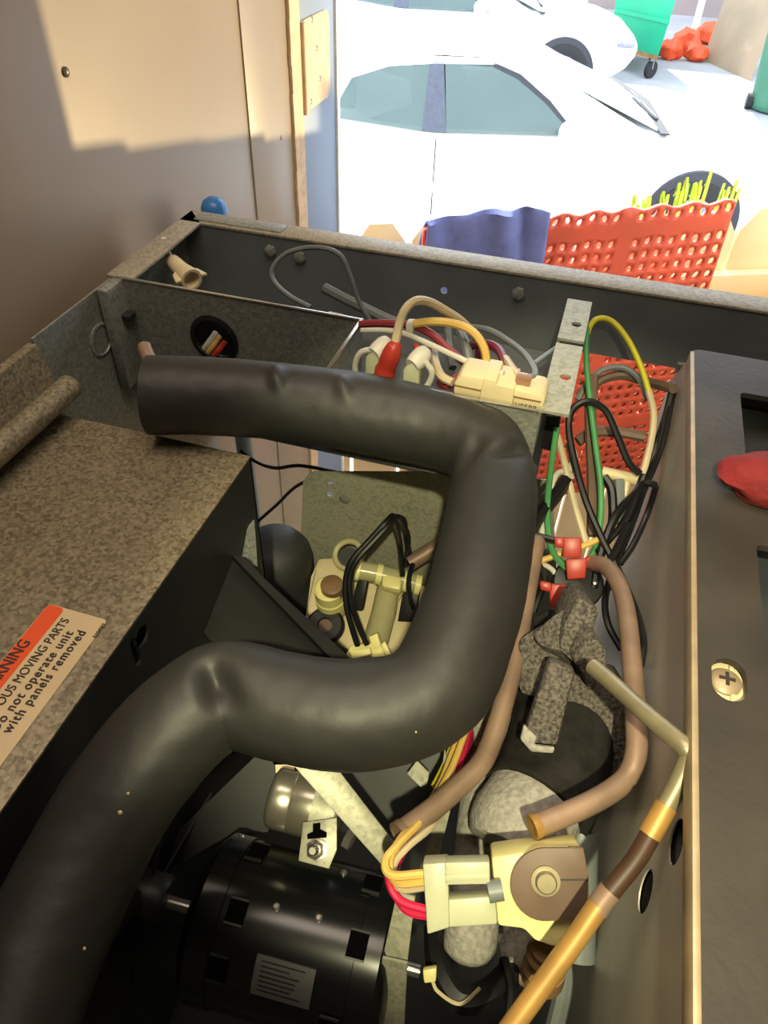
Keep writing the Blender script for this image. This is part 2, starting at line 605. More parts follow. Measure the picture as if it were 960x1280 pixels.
# left: flange, rear inner skin, front skin with rolled lip
B().prism([(-.409, .687, Z(.0)), (-.385, .660, Z(0)), (-.383, .527, Z(0)), (-.409, .527, Z(0))], (0, 0, -.003), .0005).build('left_rim', 'galv_rim', cab)
kn = P(128, 425, X=-.403)
B().plate([(.415, R0 - .52), (.66, R0 - .52), (.66, R0 - .003), (.415, R0 - .003)], [], .002, (-.4055, 0, 0), EY, EZ).build('left_panel', 'galv', cab)
B().lathe((-.405, kn.y, kn.z), EX, [(.0155, 0), (.0155, .0016), (.0135, .0022), (.0125, .001), (0, .001)], 24).build('knockout', 'galv', cab)
B().box((-.402, .500, Z(-.10)), (-.392, .527, Z(-.001)), .001).build('corner_fold', 'galv', cab)
tb = P(160, 391, Y=.523)
B().box((tb.x - .012, .512, tb.z - .002), (tb.x + .008, .5235, tb.z + .003), .0008).build('tab', 'steel_dark', cab)
B().prism([(-.400, -.05, Z(.0)), (-.392, -.05, Z(0)), (-.386, -.05, Z(-.034)), (-.404, -.05, Z(-.034))], (0, .455, 0)).build('left_panel_front', 'galv_grimy', cab)
B().tube([V((-.378, -.06, Z(-.038))), V((-.378, .30, Z(-.038))), V((-.378, .411, Z(-.038))), V((-.378, .4145, Z(-.038)))], [.010, .010, .010, .006], 18).build('rolled_lip', 'galv_grimy', cab)
B().box((-.406, -.06, Z(-.52)), (-.392, .41, Z(-.05))).build('left_panel_lower', 'galv', cab)
# lower rear sheet with drilled holes
YS = .622
pts = [P(x, y, Y=YS) for (x, y) in ((383, 596), (392, 589), (560, 590), (690, 600), (700, 800), (372, 770), (379, 602))]
h_a, h_b = P(414, 603, Y=YS), P(413, 617, Y=YS)
B().plate([(q.x, q.z) for q in pts], [circ(h_a.x, h_a.z, .0035, 10), circ(h_b.x, h_b.z, .004, 10)], .0016, (0, YS, 0), EX, EZ).build('lower_rear_sheet', 'galv_bright', cab)
q = P(431, 623, Y=YS)
B().lathe(q, -EY, [(.007, 0), (.007, .002), (.005, .003), (0, .003)], 20).build('rivet', 'galv', cab)
B().box((-.40, -.05, Z(-.53)), (CXR, .687, Z(-.52))).build('base_pan', 'pan', cab)
B().box((CXR - .003, -.05, Z(-.52)), (CXR, .687, Z(0))).build('right_panel', 'galv', cab)
B().box((-.409, -.062, Z(-.52)), (CXR, -.05, Z(-.30))).build('front_panel', 'galv', cab)
sb = B().box((-.42, -.07, FZ + .1), (CXR + .01, .69, Z(-.531)), .008)
sb.build('storage_bin', 'galv', cab)
for (x, y) in ((-.38, -.03), (.33, -.03), (-.38, .65), (.33, .65)):
    B().lathe((x, y, FZ), EZ, [(.03, 0), (.03, .01), (.018, .03), (.018, .1)], 16).build('leg', 'steel', cab)

# bracket straps beside the electrical box
for (ya, yb, hx, hy, nm, lb) in ((.549, .620, 720, 408, 'mounting_bracket', 'flat galvanised bracket with one hole, fixed against the back rim'),
                                 (.444, .541, 706, 474, 'mounting_bracket', 'flat galvanised bracket with one hole, at the corner of the electrical box')):
    t_ = thing(nm, (0, (ya + yb) / 2, Z(-.04)), lb, 'bracket')
    h = P(hx, hy, w=0)
    B().plate([(-.0125, ya), (.0085, ya), (.0085, yb), (-.0125, yb)], [circ(h.x, h.y, .0042, 14)], .0022, (0, 0, Z(.0008)), EX, EY).build('flange', 'galv_bright', t_)
    B().box((-.0125, ya, Z(-.055 if ya < .5 else -.03)), (-.0105, yb, Z(0))).build('web', 'galv', t_)
lk = thing('latch_strip', P(690, 560, Y=.46), 'dark notched upright strip below the box corner bracket', 'strip')
bb = B()
slab(bb, ((683, 520), (701, 521), (694, 566), (676, 560)), .625, (0, -1, 0), .004)
bb.build('strip_plate', 'black', lk)
bb = B()
slab(bb, ((690, 531), (697, 532), (696, 536), (689, 535)), .622, (0, -1, 0), .003)
bb.build('notch', 'steel', lk)

# ================================================================== ELECTRICAL BOX
eb = thing('electrical_box', (-.2, .55, Z(-.14)), 'open galvanised electrical box full of wires along the back of the machine', 'electrical box')
hc = P(268, 424, Y=.525)
B().plate([(-.398, R0 - .105), (-.170, R0 - .105), (-.170, R0), (-.398, R0)], [circ(hc.x, hc.z, .0215, 28)], .0016, (0, .5258, 0), EX, EZ).build('front_panel', 'galv', eb)
B().lathe((hc.x, .5250, hc.z), EY, [(.0235, -.001), (.0235, .003), (.0195, .004), (.0195, -.002), (.0235, -.001)], 28).build('grommet', 'black', eb)
B().box((-.1712, .4440, Z(-.075)), (-.1696, .5262, Z(0))).build('side_panel', 'galv', eb)
B().box((-.1700, .4436, Z(-.075)), (-.0105, .4452, Z(0))).build('front_panel_step', 'galv', eb)
B().plate([(-.398, .5265), (-.1705, .5265), (-.1705, .4455), (-.011, .4455), (-.011, .659), (-.398, .659)], [], .002, (0, 0, Z(-.076)), EX, EY).build('bottom_panel', 'box_dark', eb)
B().box((-.36, .548, Z(-.105)), (-.20, .550, Z(-.02))).build('hole_shade_plate', 'black', eb)  # black plate added behind the grommet hole to keep it dark
# hem along the top edges
B().box((-.398, .5245, Z(-.001)), (-.169, .5275, Z(.0008)), .0004).build('hem', 'steel', eb)
B().box((-.172, .4440, Z(-.001)), (-.169, .5265, Z(.0008)), .0004).build('hem', 'steel', eb)
B().box((-.170, .4428, Z(-.001)), (-.012, .4458, Z(.0008)), .0004).build('hem', 'steel', eb)

# ================================================================== BLACK HOUSING AT THE RIGHT
hs = thing('evaporator_housing', (.2, .28, Z(-.45)), 'black plastic housing with rectangular slots and a recessed screw, filling the right side', 'housing')
HX = .0915


def r2(x, y):
    q = P(x, y, w=0)
    return (q.x, q.y)


a = r2(925, 490); b_ = r2(948, 612)
slot1 = rrect(a[0] - .0, b_[1], .30, a[1], .004)
a = r2(945, 680); b_ = r2(950, 845)
slot2 = rrect(a[0] - .0, b_[1], .30, a[1], .004)
c0, c1 = r2(889, 818), r2(936, 882)
cc = ((c0[0] + c1[0]) / 2, (c0[1] + c1[1]) / 2)
oval = rrect(c0[0], c1[1], c1[0], c0[1], .0085, 6)
out = rrect(HX, -.03, CXR - .01, .572, .008)
B().plate(out, [slot1, slot2, oval], .004, (0, 0, Z(-.002)), EX, EY).build('housing_top', 'housing', hs)
hp = [circ(P(838, 1050, X=HX).y, P(838, 1050, X=HX).z, .010, 16, .012), circ(P(800, 1112, X=HX).y, P(800, 1112, X=HX).z, .010, 16, .014)]
B().plate([(-.03, Z(-.5)), (.640, Z(-.5)), (.640, Z(-.072)), (.572, Z(-.006)), (-.03, Z(-.005))], hp, .0008, (HX + .003, 0, 0), EY, EZ).build('liner_wall', 'housing_wall', hs)
B().box((HX - .001, -.03, Z(-.012)), (HX + .0022, .5655, Z(.0012)), .0007).build('edge_trim', 'trim', hs)
B().box((HX + .0045, -.02, Z(-.49)), (HX + .009, .56, Z(-.047))).build('hole_shade_sheet', 'foam_black', hs)  # black sheet added behind the liner holes so they look dark
B().box((HX + .005, .564, Z(-.5)), (CXR - .012, .568, Z(-.005))).build('rear_wall', 'housing', hs)
B().box((HX + .005, -.028, Z(-.045)), (CXR - .012, .562, Z(-.040))).build('inner_tray', 'housing_in', hs)
B().box((HX + .006, c1[1] - .006, Z(-.012)), (c1[0] + .012, c0[1] + .006, Z(-.007))).build('recess_plate', 'cream', hs)
B().box((c1[0] - .006, c1[1] - .004, Z(-.008)), (c1[0] - .0035, c0[1] + .004, Z(-.0055)), .0008).build('recess_rib', 'cream', hs)
sc = P(907, 852, w=-.006)
sw = B().lathe((sc.x, sc.y, Z(-.0075)), EZ, [(.0078, 0), (.0078, .002), (.006, .0036), (0, .0042)], 20).build('screw', 'trim', hs)
b = B()
b.box((sc.x - .0038, sc.y - .0008, Z(-.0045)), (sc.x + .0038, sc.y + .0008, Z(-.0029)))
b.box((sc.x - .0008, sc.y - .0038, Z(-.0045)), (sc.x + .0008, sc.y + .0038, Z(-.00285)))
b.build('cross_slot', 'ink', sw)
# red cloth lump on the housing
rc = thing('red_cloth', P(950, 600, w=0), 'crumpled red cloth with a pale hem poking over the black housing', 'cloth')
b = B()
c = P(950, 598, w=.012)
b.ball(c, .020, (1.1, .9, .75), 3, .35)
b.ball(c + V((.022, .0, .002)), .022, (1.2, 1, .75), 3, .3)
b.ball(P(934, 590, w=.010), .0105, (1, 1.1, .8), 3, .3)
b.build('fold', 'red_cloth', rc)
b = B()
b.tube(spline([P(931, 612, w=.003), P(940, 622, w=.003), P(955, 629, w=.003), P(985, 630, w=.003)], 5), .0022, 8)
b.build('hem', 'pink_hem', rc)

# ================================================================== GALVANISED COVER BOX WITH WARNING LABEL
cv = thing('cover_box', (-.3, .17, Z(-.5)), 'grimy galvanised cover box on the left carrying the warning label', 'cover box')
CW = -.060
CVX = -.2185
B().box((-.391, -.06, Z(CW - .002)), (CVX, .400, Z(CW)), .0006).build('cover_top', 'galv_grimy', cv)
hh = P(178, 795, X=CVX)
nt0 = P(146, 745, X=CVX)
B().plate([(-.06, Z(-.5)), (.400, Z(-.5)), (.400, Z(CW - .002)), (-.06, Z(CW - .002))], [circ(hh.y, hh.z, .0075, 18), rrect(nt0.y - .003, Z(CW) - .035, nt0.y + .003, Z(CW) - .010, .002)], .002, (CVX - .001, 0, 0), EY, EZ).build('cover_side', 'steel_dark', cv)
B().box((-.391, .398, Z(-.5)), (CVX, .400, Z(CW - .002))).build('cover_back', 'galv', cv)
q = P(68, 540, w=CW)
B().lathe((q.x, q.y, Z(CW)), EZ, [(.0026, 0), (.002, .0012), (0, .0014)], 10).build('rivet', 'ink', cv)

# label: reads up the plate; text runs along +Y, lines step towards +X
lab = thing('warning_label', P(60, 860, w=CW), 'cream warning sticker with an orange band and black text on the cover box', 'label')
LZ = Z(CW + .0003)
l0 = P(62, 757, w=CW); l1 = P(138, 775, w=CW); l2 = P(10, 968, w=CW)
LX0, LX1 = l0.x - .001, l1.x - .001
LY1 = (l0.y + l1.y) / 2
LY0 = l2.y - .002 - .0
LY0 = P(0, 970, w=CW).y
LYS = LY1 - .150
bandx = P(82, 761, w=CW).x
B().plate(rrect(LX0, LYS, LX1, LY1, .0035), [], .0003, (0, 0, LZ), EX, EY).build('sticker', 'paper', lab)
B().plate(rrect(LX0 + .0004, LYS + .0004, bandx, LY1 - .0004, .0030), [], .0002, (0, 0, LZ + .0003), EX, EY).build('orange_band', 'orange_print', lab)


def label_text(body, px, py, size, sx=1., ex=None, space=1.):
    """right-hand end of the line sits at pixel (px, py) on the sticker's plane"""
    q = P(px, py, w=CW)
    B().text(body, size, (q.x, q.y, LZ + .0007), EY, -EX, .0001, 'RIGHT', 0, sx, space, 0. if 'MOVING' in body else .012).build('lettering', 'ink', lab)


label_text('WARNING', 40, 803, .0105, .80)
label_text('HAZARDOUS MOVING PARTS', 88, 776, .0080, .84)
label_text('Do not operate unit', 92.5, 792, .0080, .88, space=1.18)
label_text('with panels removed', 108.5, 791, .0080, .88, space=1.18)
label_text('5104503', 133, 781, .0032, 1.0)

# ================================================================== INSULATED HOSE
hose = thing('insulated_hose', (-.1, .25, Z(-.12)), 'thick black foam-insulated suction hose looping round the middle of the machine', 'hose')
HP = [(187, 494, -.026), (260, 496, -.026), (340, 502, -.026), (430, 513, -.027), (520, 531, -.028), (578, 549, -.029), (606, 574, -.031),
      (614, 612, -.033), (609, 670, -.036), (594, 745, -.041), (570, 815, -.047), (543, 862, -.052), (500, 886, -.056), (430, 893, -.058), (350, 882, -.058),
      (292, 868, -.058), (255, 882, -.060), (205, 925, -.068), (148, 1000, -.082), (98, 1090, -.095), (50, 1190, -.105), (0, 1320, -.115)]
hpts = spline([P(x, y, w=wv) for (x, y, wv) in HP], 16)
kinks = [(P(545, 575, w=-.03), .035, -.12), (P(300, 885, w=-.04), .03, -.10), (P(330, 540, w=-.03), .05, -.06), (P(530, 905, w=-.05), .03, -.08),
         (P(640, 525, w=-.005), .02, .10), (P(655, 600, w=-.02), .02, .03)]
for (xa, ya, xb, yb, wa, rad, amp) in ((262, 832, 284, 905, -.028, .0075, -.17), (618, 568, 660, 556, -.005, .006, -.09), (540, 590, 598, 548, -.004, .008, -.10),
                                       (344, 462, 347, 480, .002, .0045, .07), (425, 474, 433, 496, .002, .005, .06), (478, 498, 462, 512, .002, .004, -.05)):
    for k in range(7):
        u = k / 6
        kinks.append((P(xa + (xb - xa) * u, ya + (yb - ya) * u, w=wa), rad, amp))


def hose_fn(i, a, q):
    k = 1 + .025 * noise.noise(q * 28) + .012 * noise.noise(q * 90)
    for (c, rad, amp) in kinks:
        d = (q - c).length / rad
        if d < 2.6:
            k += amp * math.exp(-d * d)
    return k


B().tube(hpts, .0302, 72, fn=hose_fn).build('foam_jacket', 'hose', hose, ang=80)
B().tube(spline([P(196, 470, w=-.020), P(188, 452, w=-.012), P(182, 438, w=-.008), P(180, 430, w=-.006)], 5), [.0055] * 14 + [.0045, .002], 12).build('copper_stub', 'copper', hose)
for (lx, ly, lr) in ((160, 992, .0014), (150, 1016, .0022), (143, 1040, .0012), (105, 1186, .0016), (520, 915, .0008)):   # lint stuck on the jacket
    dr_ = ray(lx, ly)
    for k in range(400):
        q = CAM + dr_ * (.2 + k * .001)
        if min((q - h).length for h in hpts) < .0300:
            B().ball(q, lr * .75, (1, .7, 1.3), 1, .4).build('lint', 'paper', hose)
            break

# ================================================================== COPPER PIPES
pp = thing('copper_pipe', P(600, 950, .46), 'brown copper pipe bending left, with an open cut end, beside the black hose', 'pipe')
pts = spline(T((671, 676, .575), (660, 735, .545), (648, 800, .515), (632, 870, .487), (614, 928, .467), (600, 956, .456), (580, 977, .448), (545, 1008, .436), (498, 1043, .420)), 8)
B().tube(pts, .0066, 16).build('tube', 'copper', pp)
e0, e1 = pts[-1], pts[-2]
d = (e0 - e1).normalized()
B().lathe(e0 - d * .004, d, [(.0074, 0), (.0074, .0045), (.0055, .0047), (.0050, .0010), (0, .0010)], 16).build('cut_end', 'w_brown', pp)
pp = thing('copper_pipe', P(795, 900, .42), 'brown copper pipe arching down along the housing wall and hooking left', 'pipe')
pts = spline(T((744, 704, .575), (757, 708, .56), (772, 727, .54), (783, 765, .512), (790, 830, .47), (795, 900, .435), (795, 942, .42), (785, 970, .415), (762, 990, .41), (725, 1010, .405), (668, 1033, .398)), 8)
B().tube(pts, .0063, 16).build('tube', 'copper', pp)
e0, e1 = pts[-1], pts[-2]
d = (e0 - e1).normalized()
B().lathe(e0 - d * .003, d, [(.0063, 0), (.0068, .002), (.0068, .0045), (.004, .0047), (0, .003)], 16).build('solder_ring', 'brass', pp)
pp = thing('capillary_pipe', P(800, 1000, .345), 'thin tinned pipe kinked at the housing edge, turning to brass with a dark sleeve', 'pipe')
B().tube(spline(T((741, 833, .408), (770, 858, .39), (805, 890, .366), (840, 920, .348), (856, 934, .341), (861, 943, .340), (858, 956, .3395), (845, 985, .339), (821, 1028, .338)), 8), .0046, 14).build('tinned_tube', 'tinned', pp)
B().tube(spline(T((833, 1006, .3385), (821, 1028, .338), (812, 1044, .3375)), 5), .0053, 14).build('brass_ferrule', 'brass', pp)
B().tube(spline(T((815, 1040, .3376), (795, 1074, .337), (768, 1108, .336), (748, 1132, .335)), 5), .0047, 14).build('dark_sleeve', 'dark_brown', pp)
B().tube(spline(T((763, 1113, .3358), (752, 1127, .3355), (745, 1138, .335)), 4), .0053, 14).build('brass_ring', 'copper', pp)
B().tube(spline(T((748, 1132, .335), (715, 1180, .333), (680, 1228, .331), (635, 1290, .328), (580, 1370, .325)), 5), .0050, 14).build('brass_tube', 'brass', pp)

# ================================================================== FOAM INSULATION
UPN = V((0, -.55, .83))
fo = thing('foam_wrap', P(700, 850, .50), 'charcoal foam blocks cut and wrapped round a valve between the copper pipes', 'foam')
for (px, t, n, th) in (
        (((724, 745), (750, 762), (741, 800), (722, 834), (698, 814), (705, 780)), .475, (.15, -.8, .55), .045),
        (((723, 746), (706, 780), (699, 815), (672, 806), (662, 792), (690, 768)), .487, (-.45, -.35, .8), .040),
        (((650, 796), (684, 778), (704, 790), (697, 838), (676, 874), (650, 868), (640, 830)), .497, (-.15, -.7, .7), .040),
        (((739, 790), (760, 814), (760, 840), (738, 864), (718, 828)), .465, (.3, -.85, .4), .045),
        (((686, 824), (720, 838), (706, 894), (697, 934), (662, 930), (655, 918), (672, 866)), .450, (0, -.72, .69), .022),
        (((706, 842), (782, 852), (796, 935), (782, 990), (715, 990), (700, 925)), .495, (.1, -.8, .6), .040)):
    b = B()
    slab(b, px, t, n, th, .0035)
    b.build('foam_block', 'foam', fo)
b = B()
slab(b, ((655, 905), (672, 922), (668, 931), (694, 934), (692, 942), (664, 940), (650, 924)), .446, (0, -.6, .8), .01, .0012)
b.build('foam_lip', 'foam_tube', fo)
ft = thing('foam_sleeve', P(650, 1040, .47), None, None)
B().tube(spline(T((665, 838, .57), (700, 880, .54), (700, 930, .51), (682, 985, .488), (668, 1010, .478)), 6), [.036] * 25, 24).build('shaded_sleeve', 'foam_black', ft)  # upper part coloured black for the shade lying on it
B().tube(spline(T((690, 965, .495), (668, 1005, .48), (648, 1036, .468), (638, 1054, .462), (635, 1062, .460)), 6), [.0325] * 13 + [.032, .0315, .031, .0305, .030, .029, .028, .027, .026, .023, .018, .010], 24).build('lit_sleeve_end', 'foam_tube', ft)
tag(ft, 'fat foam sleeve coloured black for shade above its pale grey lit rounded end, hanging above the white connector', 'foam sleeve')
ft = B().tube(spline(T((616, 880, .545), (612, 950, .53), (602, 1040, .50), (592, 1130, .480), (588, 1180, .475), (587, 1196, .475)), 6), [.0175] * 26 + [.016, .014, .012, .009, .005], 16).build('foam_sleeve', 'foam_tube')
tag(ft, 'slim grey foam sleeve running down behind the white connector', 'foam sleeve')
ft = B().tube(spline(T((648, 1120, .50), (652, 1170, .49), (640, 1190, .485), (628, 1194, .485)), 6), .0125, 14).build('foam_sleeve', 'foam_tube')
tag(ft, 'short grey foam sleeve stub under the solenoid coil', 'foam sleeve')

# ================================================================== SOLENOID VALVE AND WHITE CONNECTOR
SN = V((.05, -.62, .78)).normalized()
sv = thing('solenoid_valve', P(680, 1190, .40), 'cream solenoid coil with a brown metal face plate and centre bolt at lower right', 'solenoid valve')
b = B(); slab(b, ((614, 1071), (650, 1066), (727, 1060), (736, 1096), (738, 1150), (724, 1163), (722, 1183), (690, 1184), (668, 1176), (655, 1162), (622, 1158)), .372, SN, .028, .002)
b.build('coil_body', 'cream_y', sv)
fp, n_ = slab_pts([(682 + 44 * math.cos(a), 1106 + 46 * math.sin(a)) for a in [math.radians(k) for k in range(85, 276, 10)]] + [(712, 1060), (728, 1061), (735, 1095), (733, 1149), (700, 1151)], .3695, SN)
B().prism(fp, -SN * .002, .0004).build('face_plate', 'w_brown', sv)
b = B(); slab(b, ((711, 1059), (729, 1060), (736, 1096), (733, 1150), (706, 1151)), .368, SN, .003, .0004)
b.build('yoke_edge', 'brown', sv)
q = P(682, 1101, .3685)
B().lathe(q, SN, [(.0072, 0), (.0072, .001), (.0052, .001), (.0052, .004), (.0045, .005), (0, .005)], 24).build('centre_bolt', 'tinned', sv)
b = B(); slab(b, ((697, 1099), (735, 1099), (735, 1101), (697, 1101)), .3675, SN, .001)
b.build('yoke_gap', 'ink', sv)
q = P(684, 1185, .385)
dn = (P(676, 1235, .405) - q).normalized()
B().lathe(q, dn, [(.0085, 0), (.0085, .004), (.0105, .006), (.0105, .010), (.009, .011), (.009, .016), (.0115, .018), (.0115, .028)], 20).build('valve_stem', 'brown', sv)
B().cyl(P(690, 1230, .42), P(655, 1216, .43), .007).build('valve_port', 'copper', sv)

wc = thing('wire_connector', P(575, 1160, .38), 'translucent white two-prong plug pushed into the solenoid coil', 'connector')
b = B(); slab(b, ((528, 1080), (560, 1078), (562, 1160), (534, 1169)), .372, SN, .016, .0012)
b.build('plug_body', 'nylon', wc)
b = B(); slab(b, ((556, 1078), (612, 1077), (613, 1106), (557, 1107)), .371, SN, .013, .0012)
b.build('prong', 'nylon', wc)
b = B(); slab(b, ((558, 1125), (619, 1120), (622, 1156), (560, 1160)), .371, SN, .013, .0012)
b.build('prong', 'nylon', wc)
b = B(); slab(b, ((556, 1094), (612, 1092), (612, 1100), (557, 1102)), .3703, SN, .002, .0004)
b.build('ridge', 'nylon', wc)
b = B().cyl(P(610, 1115, .370), P(628, 1112, .370), .0052); b.build('latch_pin', 'w_grey', wc)

# wires into the plug
grp = 'wires running into the white plug'
wire('plug_wire', T((594, 884, .53), (580, 920, .50), (562, 965, .47), (530, 1020, .43), (498, 1055, .40), (482, 1076, .39), (490, 1094, .383), (532, 1092, .379)), .0023, 'w_yellow', 'yellow wire on top of the bundle bent into the white plug')
wire('plug_wire', T((590, 890, .535), (568, 935, .50), (548, 985, .465), (520, 1025, .435), (500, 1050, .405), (487, 1078, .395), (497, 1103, .386), (534, 1101, .380)), .0023, 'w_yellow', 'yellow wire second from the top in the bundle bent into the white plug')
wire('plug_wire', T((575, 925, .52), (556, 1000, .46), (540, 1032, .43), (510, 1058, .41), (492, 1082, .40), (500, 1110, .389), (536, 1108, .382)), .0021, 'w_tan', 'tan wire crossing under the copper pipe into the white plug')
wire('plug_wire', T((585, 905, .52), (572, 945, .495), (545, 995, .46), (520, 1030, .43), (498, 1062, .41), (486, 1095, .395), (500, 1125, .388), (536, 1138, .382)), .0023, 'magenta', 'crimson wire curving down into the lower half of the white plug')
wire('plug_wire', T((590, 900, .53), (576, 950, .50), (550, 1000, .465), (524, 1034, .435), (502, 1068, .415), (490, 1100, .40), (506, 1136, .39), (538, 1146, .384)), .0023, 'magenta', 'lowest crimson wire entering the bottom of the white plug')
wire('plug_wire', T((592, 895, .54), (585, 935, .52), (562, 985, .48), (530, 1025, .445), (508, 1050, .425), (497, 1072, .41)), .0030, 'maroon', 'maroon wire inside the yellow bundle next to the copper pipe end')
wire('flat_wire', T((580, 908, .525), (568, 935, .51), (557, 962, .498), (545, 985, .49)), .0038, 'w_ylime', 'short bright lemon-yellow wire end lit beside the maroon wires', seg=6)
wire('harness_wire', T((648, 770, .56), (630, 815, .55), (615, 850, .54), (598, 885, .535), (590, 905, .53)), .0034, 'maroon', 'dark maroon wire running down between the black hose and the copper pipe')
wire('harness_wire', T((655, 740, .575), (638, 790, .56), (622, 835, .55), (604, 875, .545)), .0028, 'w_black', 'black wire tucked between the hose and the maroon wire')

# ================================================================== MOTOR, FAN, CAPACITOR
mA = P(262, 1142, .535)
mB_ = P(486, 1204, z=mA.z)
ax = (mB_ - mA).normalized()
ML = (mB_ - mA).length
MR = .056
mo = thing('fan_motor', (mA + mB_) / 2 - EZ * .06, 'gloss black fan motor with vent slots and a foil rating label at the bottom', 'motor')
us = (EZ - ax * EZ.dot(ax)).normalized()
vs_ = ax.cross(us)


def cylhit(x, y, r):
    d = ray(x, y)
    o = CAM - mA
    d2 = d - ax * d.dot(ax); o2 = o - ax * o.dot(ax)
    a_, b2, c_ = d2.dot(d2), 2 * d2.dot(o2), o2.dot(o2) - r * r
    disc = max(0, b2 * b2 - 4 * a_ * c_)
    t = (-b2 - math.sqrt(disc)) / (2 * a_)
    q = o + d * t
    return q.dot(ax), math.atan2(q.dot(vs_), q.dot(us))


def cpatch(b, s0, s1, a0, a1, r, th, n=8, mi=0):
    vs, fs = [], []
    for k in range(n + 1):
        a = a0 + (a1 - a0) * k / n
        dr = us * math.cos(a) + vs_ * math.sin(a)
        for (s, rr) in ((s0, r), (s1, r), (s1, r + th), (s0, r + th)):
            vs.append(mA + ax * s + dr * rr)
    for k in range(n):
        for j in range(4):
            j2 = (j + 1) % 4
            fs.append((k * 4 + j, k * 4 + j2, (k + 1) * 4 + j2, (k + 1) * 4 + j))
    fs.append((0, 1, 2, 3)); fs.append((n * 4 + 3, n * 4 + 2, n * 4 + 1, n * 4))
    return b.add(vs, fs, mi)


B().lathe(mA, ax, [(.030, -.006), (.045, -.004), (MR - .004, 0), (MR, .004), (MR, .020), (MR - .0012, .0205), (MR - .0012, ML - .0205), (MR, ML - .02), (MR, ML - .004), (MR - .004, ML), (.040, ML + .004), (.018, ML + .008)], 56).build('motor_shell', 'black_paint', mo)
for (x0, y0, x1, y1) in ((312, 1052, 332, 1080), (286, 1120, 306, 1160), (455, 1092, 477, 1120), (437, 1160, 457, 1204), (400, 1268, 420, 1300), (262, 1190, 282, 1230)):
    s0, a0 = cylhit(x0, y0, MR)
    s1, a1 = cylhit(x1, y1, MR)
    sm = (s0 + s1) / 2
    fr = B()
    cpatch(fr, sm - .0062, sm + .0062, a0, a1, MR - .001, .0022, 6)
    v_ = fr.build('vent_slot', 'void', mo)
    g = B()
    for k in (0.02, .98):
        aa = a0 + (a1 - a0) * k
        cpatch(g, sm - .0062, sm + .0062, aa - .012, aa + .012, MR, .0016, 1)
    g.build('slot_lip', 'steel_dark', v_)
s0, a0 = cylhit(322, 1192, MR)
s1, a1 = cylhit(386, 1262, MR)
g = B(); cpatch(g, s0, s1, a0, a1, MR - .0012, .0016, 10)
lb_ = g.build('rating_label', 'motor_label', mo, label='grey foil rating label with faint print')
g = B()
for k in range(7):
    aa = a0 + (a1 - a0) * (.12 + .12 * k)
    ln = random.uniform(.35, .8)
    cpatch(g, s0 + (s1 - s0) * .1, s0 + (s1 - s0) * (.1 + ln), aa - .008, aa + .008, MR + .0004, .0002, 1)
g.build('print_line', 'steel_dark', lb_)
for (x, y) in ((345, 1133), (398, 1147), (430, 1090), (302, 1045)):
    s, a = cylhit(x, y, MR)
    dr = us * math.cos(a) + vs_ * math.sin(a)
    B().lathe(mA + ax * s + dr * (MR - .002), dr, [(.0026, 0), (.0026, .002), (.0015, .003), (0, .003)], 10).build('screw', 'steel', mo)
B().cyl(mA - ax * .036, mA + ax * .002, .0048, seg=18).build('shaft', 'steel', mo)
B().cyl(mB_, mB_ + ax * .022, .0045, seg=18).build('rear_shaft', 'steel', mo)

# the fan on its shaft
fc = mA - ax * .042
fan = thing('fan', fc - EZ * .08, 'dark fan wheel with rounded blades on the motor shaft at lower left', 'fan')
B().lathe(fc - ax * .02, ax, [(.010, 0), (.017, .002), (.018, .006), (.018, .026), (.015, .030), (.006, .030)], 24).build('hub', 'steel_dark', fan)
for k in range(5):
    a0 = 2 * math.pi * k / 5 + .5
    b = B()
    prof = []
    pts2 = [(.014, -.25), (.05, -.42), (.085, -.40), (.098, -.1), (.095, .25), (.05, .25), (.014, .2)]
    poly = []
    for (rr, da) in pts2:
        dr = us * math.cos(a0 + da) + vs_ * math.sin(a0 + da)
        poly.append(fc - ax * .006 + dr * rr + ax * (da * rr * .28))
    cen = sum(poly, V()) / len(poly)
    b.prism(poly, ax * .0016)
    b.build('blade', 'steel_dark', fan)

# capacitor strapped on top of the motor
cp = thing('capacitor', P(385, 1010, .50) - EZ * .02, 'shiny aluminium capacitor can strapped above the black motor', 'capacitor')
ca, cb = P(341, 996, .52), P(425, 1018, .515)
cax = (cb - ca).normalized()
CL = (cb - ca).length
B().lathe(ca, cax, [(.017, -.001), (.0195, .0005), (.0205, .003), (.0205, CL * .3), (.0202, CL * .31), (.0205, CL * .32), (.0205, CL - .003), (.019, CL), (.012, CL + .001)], 36).build('can', 'alu', cp)
B().lathe(ca + cax * CL * .62, cax, [(.0212, 0), (.0212, CL * .30), (.0222, CL * .30), (.0222, 0), (.0212, 0)], 36).build('strap_band', 'galv_bright', cp)
b = B(); slab(b, ((379, 1028), (421, 1022), (421, 1062), (411, 1086), (373, 1076)), .485, (0, -.45, .9), .0016, .0004)
b.build('strap_foot', 'galv_bright', cp)
b = B(); slab(b, ((391, 1030), (400, 1029), (400, 1037), (408, 1041), (408, 1047), (384, 1049), (384, 1043), (391, 1040)), .4835, (0, -.45, .9), .0008)
b.build('strap_slot', 'void', cp)
q = P(396, 1062, .482)
nn = V((0, -.45, .9)).normalized()
B().lathe(q, nn, [(.0075, 0), (.0075, .001), (.0058, .0012), (.0058, .006), (.0042, .007)], 6).build('nut', 'steel', cp)
B().lathe(q, nn, [(.0030, 0), (.0030, .014), (.0022, .0150), (0, .0150)], 14).build('stud', 'steel', cp)
q = P(432, 1048, .49)
B().lathe(q, (1, -.2, 0), [(.0065, 0), (.0065, .005), (.004, .006), (0, .006)], 6).build('bolt_head', 'steel', cp)

